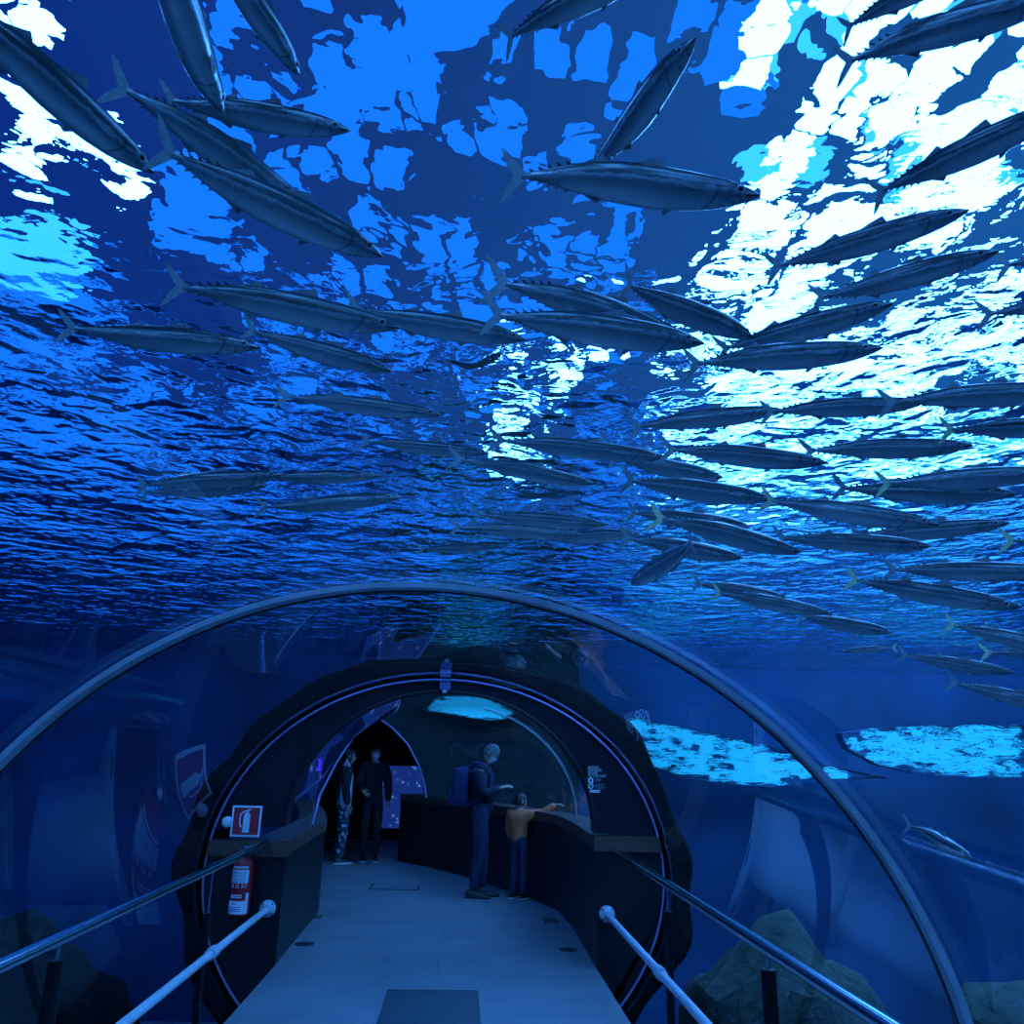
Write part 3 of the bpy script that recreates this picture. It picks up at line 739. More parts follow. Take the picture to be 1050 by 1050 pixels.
        res.append(('pectoral_fin', bm, M_FIN, None))
    for s_ in (1, -1):
        bm = bmesh.new(); cx, cz = .415, .012; w_ = np.interp(-cx, [-p[0] for p in HS], [p[2] for p in HS]); y0 = bendy(cx, k) + s_ * (w_ * .86)
        for r_, out_, mi in ((.019, .005, 0), (.0125, .0064, 1)):
            rows = []
            for rr, oo in ((1, -.004), (1, out_ * .6), (.7, out_), (.05, out_ * 1.12)):
                rows.append([bm.verts.new((cx + r_ * rr * math.cos(a), y0 + s_ * oo, cz + r_ * rr * math.sin(a))) for a in np.linspace(0, 2 * math.pi, 15)[:-1]])
            for p, q in zip(rows, rows[1:]):
                for i in range(14): f = bm.faces.new((p[i], p[(i + 1) % 14], q[(i + 1) % 14], q[i])); f.material_index = mi
            f = bm.faces.new(rows[-1]); f.material_index = mi
        res.append(('eye', bm, [M_IRIS, M_PUPIL], None))
    return res
FM = []
for k in (0.0, 1.0, -1.0):
    ms = []
    for name, bm, mat, _ in fish_parts(k):
        me = bpy.data.meshes.new(name); bmesh.ops.recalc_face_normals(bm, faces=bm.faces[:]); bm.to_mesh(me); bm.free()
        me.polygons.foreach_set('use_smooth', [True] * len(me.polygons)); me.set_sharp_from_angle(angle=math.radians(50))
        for m_ in (mat if isinstance(mat, list) else [mat or M_TAILG]): me.materials.append(m_)
        ms.append((name, me, mat is None))
    FM.append(ms)

def inside(p, off=.13):
    if p.y < -1.6: return False
    xc, zc, R, asp = prof(p.y)
    return ((p.x - xc) / (R + off)) ** 2 + ((p.z - zc) / (R * asp + off)) ** 2 < 1
def solve(t, h, L):
    dt, dh = ray(*t), ray(*h); best = None
    wq = .38 if dt.z + dh.z > .70 else (.9 if dt.z + dh.z > .62 else 1.6)
    for i in range(61):
        lq = -0.55 + 1.1 * i / 60; q = math.exp(lq)
        v = dh * q - dt; pitch = math.asin(v.normalized().z)
        cost = abs(pitch) + wq * abs(lq)
        if best is None or cost < best[0]: best = (cost, q, v, pitch)
    _, q, v, pitch = best
    r = L / v.length
    return r, q, dt, dh, pitch
def fish_pose(t, h, L):
    r, q, dt, dh, pitch = solve(t, h, L)
    for k in range(200):
        a, b = CAM + dt * r, CAM + dh * (r * q)
        bad_in = any(inside(a.lerp(b, s_)) for s_ in (0, .25, .5, .75, 1))
        bad_up = max(a.z, b.z) > SURF - .10
        if bad_in and not bad_up: r *= 1.02
        elif bad_up and not bad_in: r *= .98
        else: break
    return a, b, (a - b).length, pitch
# tail pixel, head pixel, length, bend, yellow tail, label
FISH = [
 ((-95, -45), (160, 178), .42, 1, 0, 'big dark fish slanting down from the upper left corner, tail cut off'),
 ((135, -135), (233, 117), .40, 0, 0, 'big fish diving nose down from the top edge, steepest at upper left'),
 ((198, -85), (305, 76), .38, -1, 0, 'dark fish behind the diving one, only its front half below the top edge'),
 ((163, 101), (359, 134), .36, 0, 0, 'level dark fish whose middle passes just under the diving fish nose'),
 ((118, 78), (322, 217), .44, 1, 0, 'upper of the two parallel fish slanting down right at upper left'),
 ((150, 150), (390, 263), .38, 0, 0, 'lower of the two parallel fish slanting down right at upper left'),
 ((166, 288), (411, 336), .40, 1, 0, 'long fish with wide open tail fork below the pale water patch at left'),
 ((65, 338), (268, 357), .37, -1, 0, 'lone fish nearest the left edge, swimming right over the cyan glints'),
 ((246, 338), (402, 381), .36, 0, 0, 'slim fish under the long fork-tailed one, nose tipped slightly down'),
 ((281, 404), (456, 425), .38, 0, 0, 'slim level fish alone at centre left, below two larger ones'),
 ((352, 318), (539, 349), .42, -1, 0, 'fish whose tail hides behind the head of the long fork-tailed one'),
 ((133, 497), (292, 486), .36, 0, 0, 'upper fish of the thin pair lying one over the other at left'),
 ((266, 490), (394, 488), .42, 0, 0, 'thin fish ahead of the stacked pair at left, nose right'),
 ((137, 505), (274, 497), .46, 1, 0, 'lower fish of the thin pair lying one over the other at left'),
 ((266, 522), (414, 510), .38, -1, 0, 'lowest thin fish on the left half, its nose tilted up'),
 ((368, 452), (502, 465), .38, 0, 0, 'thin fish just left of centre, above the bright sparkle patch'),
 ((463, 468), (611, 496), .37, 1, 0, 'thin fish nosing down right through the bright sparkle at centre'),
 ((502, 449), (685, 469), .48, 0, 0, 'long level fish right above the sparkle patch at centre'),
 ((620, 468), (740, 490), .44, 0, 0, 'fish tucked just under the head of the long level centre fish'),
 ((632, 492), (790, 512), .38, -1, 0, 'fish with pale tail at right of centre, under the tucked one'),
 ((482, 527), (624, 538), .38, 0, 0, 'upper of the three thin fish in a column just below centre'),
 ((461, 539), (597, 548), .42, 1, 0, 'middle of the three thin fish in a column just below centre'),
 ((552, 553), (657, 547), .44, 0, 0, 'faint fish overlapping the noses below centre, lighter than its neighbours'),
 ((428, 563), (513, 560), .40, 0, 0, 'lowest and smallest of the thin fish just below centre'),
 ((638, 525), (768, 540), .42, 0, 0, 'fish half hidden behind the yellow-tailed one right of centre'),
 ((671, 528), (823, 566), .38, 0, 1, 'slanting fish with a small yellow tail, right of centre'),
 ((640, 551), (763, 572), .50, 1, 0, 'fish above the dark blunt one, right of centre'),
 ((722, 552), (649, 599), .28, 0, 0, 'dark blunt fish turned the other way, nose down left, right of centre'),
 ((516, 172), (781, 199), .42, 1, 0, 'big dark blue fish, level, crossing the top middle'),
 ((606, 182), (717, 38), .34, -1, 0, 'fish climbing steeply to the right above the big level blue one'),
 ((508, 40), (680, -45), .40, 0, 0, 'fish leaving by the top edge, its forked tail showing at centre'),
 ((508, 281), (716, 352), .52, 1, 0, 'upper fish of the overlapping pair at centre, back arched'),
 ((495, 321), (722, 352), .38, 0, 0, 'lower fish of the overlapping pair at centre, straight back'),
 ((628, 290), (770, 346), .42, -1, 0, 'pale hazy fish just right of the overlapping centre pair'),
 ((701, 372), (906, 356), .40, 1, 0, 'fish with raised pale tail below two slanting ones at right'),
 ((733, 360), (916, 311), .42, 0, 0, 'fish slanting up right directly above the raised-tail one'),
 ((834, 309), (1025, 258), .40, 0, 0, 'fish slanting up right with its nose against a pale tail fork'),
 ((788, 277), (994, 216), .40, -1, 0, 'fish slanting up right beneath the bright skylight, clear of the others'),
 ((892, 201), (1110, 100), .40, 0, 0, 'big fish slanting out through the right edge under the skylight'),
 ((856, 62), (1100, -12), .42, 1, 0, 'fish in front of the brightest glare at upper right, tail left'),
 ((858, 30), (1030, -60), .42, 0, 0, 'uppermost fish at the right, leaving through the top edge'),
 ((1020, 277), (1230, 225), .40, 0, 0, 'fish showing only a pale forked tail at the right edge'),
 ((1001, 324), (1215, 288), .42, 0, 0, 'fish showing its tail over white ripples at the right edge'),
 ((643, 437), (802, 419), .40, 0, 0, 'fish at mid right, first of the level row under the raised-tail one'),
 ((781, 421), (950, 412), .38, 1, 0, 'middle fish of the level row, nose behind a pale tail'),
 ((903, 411), (1120, 397), .40, 0, 0, 'dark fish ending the level row, nose beyond the right edge'),
 ((960, 442), (1150, 434), .36, 0, 1, 'fish with the big yellow-green tail fork at the right edge'),
 ((822, 461), (999, 456), .40, 0, 0, 'level fish whose head is crossed by the big yellow-green tail'),
 ((680, 459), (849, 474), .38, 1, 0, 'dark level fish right of centre, under the level row'),
 ((898, 496), (1090, 484), .40, 0, 1, 'upper fish of the close pair at the right edge, tail yellowish'),
 ((850, 501), (1042, 507), .44, -1, 0, 'lower fish of the close pair at the right edge, tail pale'),
 ((779, 512), (964, 538), .38, 0, 1, 'sharp clear fish at right with an open eye, tail yellowish'),
 ((872, 550), (1036, 536), .46, 0, 0, 'hazy fish behind the sharp clear one at right'),
 ((1030, 553), (1200, 562), .38, 0, 1, 'fish showing only a yellowish tail at the right edge, lower half'),
 ((792, 551), (955, 560), .40, 0, 0, 'level fish just beneath the sharp clear one at right'),
 ((905, 584), (1090, 586), .42, 0, 0, 'fish with pale tail leaving the right edge, above the large-eyed one'),
 ((865, 593), (1049, 623), .38, 1, 1, 'large-eyed fish with yellowish tail low at the right edge'),
 ((710, 597), (806, 613), .40, 0, 0, 'small fish whose nose overlaps the yellow-tailed one at lower right'),
 ((729, 606), (852, 629), .38, 0, 1, 'fish with a small yellow tail in front of the dappled patch at lower right'),
 ((812, 631), (914, 649), .42, 0, 0, 'fish following the noses out over the dappled patch at lower right'),
 ((920, 664), (861, 668), .30, 0, 1, 'tiny fish heading left among the drifting glints'),
 ((968, 639), (1115, 672), .40, 0, 1, 'fish with yellow tail leaving the right edge above the last pair'),
 ((920, 671), (1041, 690), .36, 0, 0, 'clear fish low at right whose snout meets a yellow tail'),
 ((1004, 669), (1150, 668), .42, 0, 1, 'fish hidden past the right edge behind its own yellow tail'),
 ((970, 698), (1110, 732), .36, 1, 0, 'lowest fish of the shoal at the right edge, tail dark'),
 ((935, 846), (998, 879), .30, 0, 0, 'thin pale fish alone in the deep water at lower right'),
]
def make_fish(i, t, h, L, bend, yellow, label):
    bend = bend or random.Random(i * 7).choice((0, 1, -1))
    a, b, Lr, pitch = fish_pose(t, h, L)
    X = (b - a).normalized(); Z0 = Vector((0, 0, 1)); Z0 = (Z0 - X * Z0.dot(X)).normalized(); Y = Z0.cross(X)
    vc = (CAM - (a + b) / 2).normalized(); el = math.asin(-vc.z)      # the shoal leans over towards the tunnel
    rl = .62 * el + random.Random(i).uniform(-.1, .1); rl *= (1 if vc.dot(Y) > 0 else -1)
    Z = Z0 * math.cos(rl) + Y * math.sin(rl); Y = Z.cross(X)
    root = bpy.data.objects.new('mackerel', None); COL.objects.link(root); root.empty_display_size = .05
    mx0 = (t[0] + h[0]) / 2; my0 = (t[1] + h[1]) / 2
    sl = .92 if my0 < 240 else ((.84 if my0 < 400 else .76) if mx0 > 600 else (.80 if my0 < 400 else .62))
    mid = (a + b) / 2; m_ = Matrix.Identity(4)
    for r_ in range(3): m_[r_][0], m_[r_][1], m_[r_][2], m_[r_][3] = X[r_] * Lr, Y[r_] * Lr * sl, Z[r_] * Lr * sl, mid[r_]
    root.matrix_world = m_
    for name, me, istail in FM[(0, 1, 2)[bend]]:
        o = bpy.data.objects.new(name, me); COL.objects.link(o); o.parent = root
        if istail and yellow:
            o.material_slots[0].link = 'OBJECT'; o.material_slots[0].material = M_TAILY; o['label'] = 'yellowish tail fin'
    tag(root, label, 'fish', 'shoal of mackerel round the tunnel')
    return mid, Lr
FP = [make_fish(i, *f) for i, f in enumerate(FISH)]
# ------------------------------------------------------------------ people
M_SKIN = pbr('skin', (0.55, 0.36, 0.27), 0.5, var=0.06, scale=12)
M_MASK = pbr('face_mask', (0.75, 0.8, 0.85), 0.7)
M_HAIRD = pbr('dark_hair', (0.03, 0.022, 0.018), 0.6, bump=.004, bscale=120)
M_HAIRG = pbr('cropped_grey_hair', (0.16, 0.14, 0.13), 0.7, bump=.002, bscale=200)
M_EYE = pbr('eye_white', (0.8, 0.8, 0.8), 0.3)
def skinmesh(V, E, Rr, sub=2, root=0):
    me = bpy.data.meshes.new('s'); me.from_pydata([tuple(v) for v in V], E, []); me.update()
    o = bpy.data.objects.new('s', me); COL.objects.link(o)
    md = o.modifiers.new('k', 'SKIN'); md.use_smooth_shade = True
    for i, d in enumerate(me.skin_vertices[0].data):
        r = Rr[i]; d.radius = r if isinstance(r, tuple) else (r, r); d.use_root = (i == root)
    ss = o.modifiers.new('b', 'SUBSURF'); ss.levels = sub; ss.render_levels = sub
    dg = bpy.context.evaluated_depsgraph_get(); me2 = bpy.data.meshes.new_from_object(o.evaluated_get(dg))
    bpy.data.objects.remove(o); bpy.data.meshes.remove(me); return me2
def addme(bm, me, mi=0):
    n = len(bm.faces); bm.from_mesh(me); bpy.data.meshes.remove(me); bm.faces.ensure_lookup_table()
    for f in bm.faces[n:]: f.material_index = mi; f.smooth = True
def hand(bm, wrist, fwd, up, side, s=1.0, curl=.5):
    """palm with four unequal bent fingers and a thumb leaving its side"""
    fwd = fwd.normalized(); up = (up - fwd * up.dot(fwd)).normalized(); lat = fwd.cross(up) * side
    W = lambda a, b, c: wrist + (fwd * a + lat * b + up * c) * s
    V = [W(-.02, 0, 0), W(.03, 0, 0), W(.075, 0, 0)]; addme(bm, skinmesh(V, [(0, 1), (1, 2)], [(.026 * s, .02 * s), (.036 * s, .016 * s), (.038 * s, .014 * s)], 2))
    for k, (b, L_) in enumerate(((.030, .070), (.010, .080), (-.011, .074), (-.030, .058))):
        c_ = curl * (1 + .1 * k); pts = [W(.055, b * .8, 0), W(.085, b, 0)]; a_ = 0; x, z = .085, 0
        for seg_ in (.45, .32, .23):
            a_ += c_ * .7; x += L_ * seg_ * math.cos(a_); z -= L_ * seg_ * math.sin(a_); pts.append(W(x, b * (1.08 - .1 * curl), z))
        addme(bm, skinmesh(pts, [(i, i + 1) for i in range(4)], [.0095 * s, .0098 * s, .0088 * s, .0082 * s, .0068 * s], 1))
    pts = [W(.015, .025, -.004), W(.042, .046, -.012), W(.068, .056, -.022), W(.092, .054, -.03)]
    addme(bm, skinmesh(pts, [(0, 1), (1, 2), (2, 3)], [.013 * s, .0125 * s, .0105 * s, .008 * s], 1))
def head(bm, c, fwd, up, s=1.0):
    """head with brow, nose, jaw and ears, joined into the body mesh"""
    fwd = fwd.normalized(); up = (up - fwd * up.dot(fwd)).normalized(); lat = up.cross(fwd)
    W = lambda f, l, u: c + (fwd * f + lat * l + up * u) * s
    nu, nv = 18, 22; rows = []
    for i in range(nu + 1):
        th = math.pi * i / nu; u = math.cos(th); rr = math.sin(th); row = []
        for k in range(nv):
            ph = 2 * math.pi * k / nv; f = rr * math.cos(ph); l = rr * math.sin(ph)
            zf = u * .118; ff = f * (.096 if f > 0 else .098); ll = l * .076
            if u < 0:
                ll *= 1 + .28 * u; ff = ff * (1 - .10 * u) if f > 0 else ff * (1 + .45 * u)
            if f > .55:
                ff -= .010 * math.exp(-((u - .02) / .12) ** 2) * (1 if abs(l) > .22 else .2)
                ff += .020 * math.exp(-((u + .22) / .13) ** 2) * math.exp(-(l / .17) ** 2)
                ff += .006 * math.exp(-((u + .55) / .08) ** 2) * math.exp(-(l / .3) ** 2)
                ff += .008 * math.exp(-((u + .88) / .12) ** 2)
            row.append(bm.verts.new(W(ff, ll, zf)))
        rows.append(row)
    for a, b in zip(rows, rows[1:]):
        for k in range(nv):
            f = bm.faces.new((a[k], b[k], b[(k + 1) % nv], a[(k + 1) % nv])); f.smooth = True
    for sd in (1, -1):
        addme(bm, skinmesh([W(-.012, sd * .072, -.03), W(-.02, sd * .083, 0), W(-.014, sd * .084, .022)], [(0, 1), (1, 2)], [(.010 * s, .006 * s), (.016 * s, .007 * s), (.012 * s, .006 * s)], 1))
    return W
def person(name, loc, face, H, pose, mats, label, hair='short', mask=False, hairmat=None):
    s = H / 1.75; F = Vector((math.cos(face), math.sin(face), 0)); Lf = Vector((-F.y, F.x, 0)); U = Vector((0, 0, 1))
    Wd = lambda p: (F * p[0] + Lf * p[1] + U * p[2]) * s
    J = dict(pel=(0, 0, .96), wai=(0, 0, 1.1), che=(.0, 0, 1.28), upc=(-.01, 0, 1.41), nec=(.015, 0, 1.50), hd=(.04, 0, 1.56),
             hL=(0, .09, .90), hR=(0, -.09, .90), kL=(.03, .10, .50), kR=(.03, -.10, .50), aL=(-.02, .10, .09), aR=(-.02, -.10, .09),
             sL=(-.01, .175, 1.40), sR=(-.01, -.175, 1.40), eL=(-.03, .24, 1.12), eR=(-.03, -.24, 1.12), wL=(.03, .25, .88), wR=(.03, -.25, .88), hc=(.05, 0, 1.63), hup=(0, 0, 1), hf=(1, 0, 0))
    J.update(pose)
    root = empty(name, loc)
    names = ['pel', 'wai', 'che', 'upc', 'nec', 'hd', 'hL', 'kL', 'aL', 'hR', 'kR', 'aR', 'sL', 'eL', 'wL', 'sR', 'eR', 'wR']
    V = [Wd(J[n]) for n in names]; E = [(0, 1), (1, 2), (2, 3), (3, 4), (4, 5), (0, 6), (6, 7), (7, 8), (0, 9), (9, 10), (10, 11), (3, 12), (12, 13), (13, 14), (3, 15), (15, 16), (16, 17)]
    R0 = [(.135, .10), (.125, .095), (.15, .105), (.13, .09), .055, .052, .085, .058, .04, .085, .058, .04, .062, .045, .03, .062, .045, .03]
    R0 = [(r[0] * s, r[1] * s) if isinstance(r, tuple) else r * s for r in R0]
    bm = bmesh.new(); addme(bm, skinmesh(V, E, R0, 2))
    hdW = head(bm, Wd(J['hc']), F * J['hf'][0] + Lf * J['hf'][1] + U * J['hf'][2], F * J['hup'][0] + Lf * J['hup'][1] + U * J['hup'][2], s * J.get('hs', 1.0))
    for sd, w_, e_, k in ((1, 'wL', 'eL', 'L'), (-1, 'wR', 'eR', 'R')):
        d = Wd(J[w_]) - Wd(J[e_]); hd_ = J.get('d' + k); hd_ = (F * hd_[0] + Lf * hd_[1] + U * hd_[2]) if hd_ else d
        up = J.get('u' + k, (0, sd * 1.0, 0)); hand(bm, Wd(J[w_]), hd_, F * up[0] + Lf * up[1] + U * up[2], sd, s, J.get('curl', .5))
    body = link('body', bm, M_SKIN, root)
    fl = lambda r, k: (r[0] + k * s, r[1] + k * s) if isinstance(r, tuple) else r + k * s
    # top
    sel = [0, 1, 2, 3, 12, 13, 14, 15, 16, 17]; mp = {v: i for i, v in enumerate(sel)}
    V2 = [V[i] for i in sel]; V2[0] = V2[0] - U * .10 * s
    ed = [(mp[a], mp[b]) for a, b in E if a in mp and b in mp]
    nk = len(V2); V2.append(V[4] - U * .03 * s); ed.append((mp[3], nk))
    for a, b in ((13, 14), (16, 17)): pass
    R2 = [fl(R0[i], (.055 if i == 3 else (.036 if i < 3 else (.045 if i in (12, 15) else .028)))) for i in sel] + [.066 * s]; bm = bmesh.new(); addme(bm, skinmesh(V2, ed, R2, 2, 0)); top = link(mats['topname'], bm, mats['top'], root)
    sel = [0, 6, 7, 8, 9, 10, 11]; mp = {v: i for i, v in enumerate(sel)}
    V2 = [V[i] for i in sel] + [V[0] + U * .14 * s]; ed = [(mp[a], mp[b]) for a, b in E if a in mp and b in mp] + [(0, 7)]
    R2 = [fl(R0[0], .010), .098 * s, .074 * s, .062 * s, .098 * s, .074 * s, .062 * s, fl(R0[0], .008)]
    bm = bmesh.new(); addme(bm, skinmesh(V2, ed, R2, 2, 0)); link('trousers', bm, mats['legs'], root)
    for k in 'LR':
        a = Wd(J['a' + k]); a.z = .0; tf = J.get('t' + k, (1, 0, 0)); tf = (F * tf[0] + Lf * tf[1]).normalized(); lt = Vector((-tf.y, tf.x, 0))
        bm = bmesh.new(); rows = []
        prof_ = [(-.085, .030, .06), (-.075, .037, .085), (-.03, .041, .10), (.03, .043, .085), (.09, .049, .06), (.15, .048, .05), (.185, .038, .042), (.205, .018, .03)]
        for x, hw, ht in prof_:
            rows.append([bm.verts.new(a + (tf * x + lt * (hw * c_)) * s + U * ht * z_ * s) for c_, z_ in ((-1, 0), (-1.02, .35), (-.8, .75), (-.35, 1), (.35, 1), (.8, .75), (1.02, .35), (1, 0))])
        for p, q in zip(rows, rows[1:]):
            for i in range(8): bm.faces.new((p[i], p[(i + 1) % 8], q[(i + 1) % 8], q[i]))
        bm.faces.new(rows[0]); bm.faces.new(rows[-1][::-1]); sh = link('shoe', bm, mats['shoe'], root)
        bm = bmesh.new(); rows = []
        for x, hw, ht in prof_: rows.append([bm.verts.new(a + (tf * (x * 1.02) + lt * ((hw + .003) * c_)) * s + U * z_ * s) for c_, z_ in ((-1, .0), (-1, .02), (1, .02), (1, .0))])
        for p, q in zip(rows, rows[1:]):
            for i in range(4): bm.faces.new((p[i], p[(i + 1) % 4], q[(i + 1) % 4], q[i]))
        bm.faces.new(rows[0]); bm.faces.new(rows[-1][::-1]); link('sole', bm, mats.get('sole', mats['shoe']), sh)
    # hair cap and eyes, mask
    def shell(fn, k, u0, u1, cond, mat, nm):
        bm = bmesh.new(); rows = []; nu, nv = 14, 26
        for i in range(nu + 1):
            th = lerp(u0, u1, i / nu); row = []
            for j in range(nv + 1):
                ph = lerp(cond[0], cond[1], j / nv); f, l, u = math.sin(th) * math.cos(ph), math.sin(th) * math.sin(ph), math.cos(th)
                row.append((f * .098 * k, l * (.078 if u > 0 else .078 * (1 + .2 * u)) * k, u * .119 * k))
            rows.append(row)
        A = [[bm.verts.new(hdW(*p)) for p in r] for r in rows]; B = [[bm.verts.new(hdW(*(c_ * .965 for c_ in p))) for p in r] for r in rows]
        for i in range(nu):
            for j in range(nv):
                bm.faces.new((A[i][j], A[i + 1][j], A[i + 1][j + 1], A[i][j + 1])); bm.faces.new((B[i][j], B[i][j + 1], B[i + 1][j + 1], B[i + 1][j]))
        for j in range(nv): bm.faces.new((A[-1][j], B[-1][j], B[-1][j + 1], A[-1][j + 1]))
        for i in range(nu): bm.faces.new((A[i][0], B[i][0], B[i + 1][0], A[i + 1][0])); bm.faces.new((A[i][-1], A[i + 1][-1], B[i + 1][-1], B[i][-1]))
        bmesh.ops.remove_doubles(bm, verts=bm.verts[:], dist=.0004)
        return link(nm, bm, mat, root)
    hm = hairmat or M_HAIRD
    kk = 1.03 if hair == 'cropped' else 1.09
    shell(None, kk, 0.02, math.radians(70), (0, 2 * math.pi), hm, 'hair')
    shell(None, kk, math.radians(66), math.radians(112 if hair != 'long' else 150), (math.radians(75), math.radians(285)), hm, 'hair')
    if mask: shell(None, 1.13, math.radians(92), math.radians(150), (math.radians(-62), math.radians(62)), M_MASK, 'face_mask')
    for sd in (1, -1):
        bm = bmesh.new(); bmesh.ops.create_uvsphere(bm, u_segments=10, v_segments=8, radius=.011 * s)
        cpos = hdW(.080, sd * .031, .004)
        for v in bm.verts: v.co += cpos
        link('eye', bm, M_PUPIL, root)
    tag(root, label, 'person')
    return root, Wd, J
M_NAVY = pbr('navy_sweater', (0.012, 0.014, 0.03), 0.85, var=.2, scale=20)
M_JEANS = pbr('dark_jeans', (0.014, 0.022, 0.06), 0.85, var=.25, scale=25)
M_SHOED = pbr('dark_shoe', (0.015, 0.014, 0.014), 0.5)
M_ORANGE = pbr('orange_jacket', (0.85, 0.17, 0.06), 0.75, var=.15, scale=14)
M_KJEANS = pbr('child_jeans', (0.02, 0.035, 0.09), 0.85, var=.2, scale=25)
M_SOLE = pbr('white_sole', (0.75, 0.75, 0.75), 0.6)
M_BLK = pbr('black_coat', (0.008, 0.008, 0.01), 0.85)
M_PACK = pbr('blue_backpack', (0.015, 0.025, 0.10), 0.7, var=.2, scale=10)
# man with backpack looking down at his phone
mx_ = ony(490, 915, 10.25).x
man, Wd, J = person('person', (mx_, 10.25, 0), math.radians(-6), 1.74,
    dict(upc=(.0, 0, 1.41), nec=(.04, 0, 1.485), hd=(.075, 0, 1.54), hc=(.105, 0, 1.615), hf=(.80, -.08, -.6), hup=(.6, 0, .8),
         eR=(.03, -.25, 1.14), wR=(.24, -.13, 1.22), eL=(.03, .25, 1.14), wL=(.24, .11, 1.22), dR=(.9, .3, .25), dL=(.9, -.3, .25), uR=(0, -.2, 1), uL=(0, .2, 1), curl=.35,
         kL=(.04, .09, .5), kR=(.0, -.09, .5), aL=(.04, .09, .09), aR=(-.05, -.09, .09)),
    dict(top=M_NAVY, topname='sweater', legs=M_JEANS, shoe=M_SHOED), 'man in dark sweater and white mask with blue backpack, looking down at his phone', 'cropped', True, M_HAIRG)
# backpack: a thing he wears
bk = empty('backpack', (mx_, 10.25, 1.0)); Fm = Vector((math.cos(math.radians(-6)), math.sin(math.radians(-6)), 0)); Lm = Vector((-Fm.y, Fm.x, 0))
def bpk(bm, f, l, z0): 
    for v in bm.verts: c = v.co.copy(); v.co = Fm * c.x + Lm * c.y + Vector((0, 0, c.z)) - Vector((0, 0, 1.0))
    return bm
bm = bmesh.new(); box(bm, -.34, -.135, -.155, .155, .98, 1.44, .06)
o = link('bag', bpk(bm, 0, 0, 0), M_PACK, bk)
bm = bmesh.new(); box(bm, -.39, -.335, -.12, .12, 1.0, 1.2, .025); link('pocket', bpk(bm, 0, 0, 0), M_PACK, bk)
for sd in (1, -1):
    bm = bmesh.new(); tube(bm, [(-.15, sd * .10, 1.42), (-.08, sd * .115, 1.495), (.03, sd * .12, 1.475), (.125, sd * .125, 1.36), (.12, sd * .14, 1.2), (-.02, sd * .165, 1.06), (-.15, sd * .13, 1.02)], .017, 10); link('strap', bpk(bm, 0, 0, 0), M_PACK, bk)
bm = bmesh.new(); tube(bm, [(-.19, -.03, 1.43), (-.2, -.03, 1.475), (-.2, .03, 1.475), (-.19, .03, 1.43)], .008, 8); link('grab_handle', bpk(bm, 0, 0, 0), M_PACK, bk)
tag(bk, 'blue backpack worn by the man in the dark sweater', 'backpack')
ph = bmesh.new(); hp = Vector((mx_, 10.25, 0)) + Fm * .345 + Vector((0, 0, 1.262))
box(ph, -.075, .075, -.036, .036, -.004, .004, .003)
for v in ph.verts: v.co = hp + Fm * v.co.x + Lm * v.co.y + Vector((0, 0, v.co.z + v.co.x * .2))
tag(link('phone', ph, M_RUB, smooth=False), 'dark phone held in front of the man with the backpack', 'phone')
# child in orange reaching to the right
kx = ony(531, 920, 10.2).x
person('person', (kx, 10.2, 0), math.radians(58), 1.14,
    dict(hc=(.03, 0, 1.62), eR=(.16, -.38, 1.44), wR=(.27, -.60, 1.60), sR=(.0, -.18, 1.395), uR=(0, 0, 1), dR=(.35, -.9, .05), hf=(.85, -.5, -.1), hs=1.25,
         eL=(.02, .24, 1.14), wL=(.14, .22, .95), curl=.45),
    dict(top=M_ORANGE, topname='jacket', legs=M_KJEANS, shoe=M_SHOED, sole=M_SOLE), 'small child in orange jacket and jeans pointing right over the ledge', 'short')
# two visitors beyond the far portal
M_PRINT = None
def print_mat():
    mt, nt, out = newmat('patterned_leggings'); tc = nd(nt, 'ShaderNodeTexCoord')
    v = nd(nt, 'ShaderNodeTexVoronoi', {'Vector': tc.outputs['Object'], 'Scale': 14.0})
    r = ramp(nt, v.outputs['Distance'], [(0.0, (.75, .85, .9)), (.3, (.35, .5, .6)), (.42, (.03, .05, .08)), (1, (.02, .03, .05))])
    b = nd(nt, 'ShaderNodeBsdfPrincipled', {'Base Color': r.outputs[0], 'Roughness': .8}); nt.links.new(b.outputs[0], out.inputs['Surface']); return mt
q = onz(378, 880, 0); ax = ony(378, 880, 13.3).x
person('person', (ax, 13.3, 0), math.radians(-80), 1.68, dict(eR=(.05, -.25, 1.13), wR=(.2, -.17, 1.05), hf=(.95, -.25, -.1)),
    dict(top=M_BLK, topname='coat', legs=M_BLK, shoe=M_SHOED, sole=M_SOLE), 'visitor in black coat and pale face mask standing in the far portal', 'long', True)
bx_ = ony(347, 882, 13.0).x
person('person', (bx_, 13.0, 0), math.radians(20), 1.62, dict(wL=(.02, .26, .88)),
    dict(top=M_BLK, topname='coat', legs=print_mat(), shoe=M_SHOED, sole=M_SOLE), 'visitor in patterned leggings beside the left wall in the far portal', 'long', False)
tb = empty('tote_bag', (ony(355, 812, 12.84).x, 12.84, .8)); z1, z0 = ony(355, 794, 12.84).z, ony(355, 826, 12.84).z
M_TOTE = pbr('pale_tote', (0.35, 0.5, 0.62), 0.8, var=.15, scale=9)
bm = bmesh.new(); box(bm, -.085, .085, -.03, .03, z0 - .8, z1 - .8, .015); link('bag', bm, M_TOTE, tb)
bm = bmesh.new(); tube(bm, [(-.06, 0, z1 - .82), (-.05, .02, z1 - .8 + .15), (-.03, .09, z1 - .8 + .22), (.0, .02, z1 - .8 + .16), (.05, 0, z1 - .82)], .012, 8); link('strap', bm, M_TOTE, tb)
tag(tb, 'pale shoulder bag carried by the visitor in patterned leggings', 'bag')
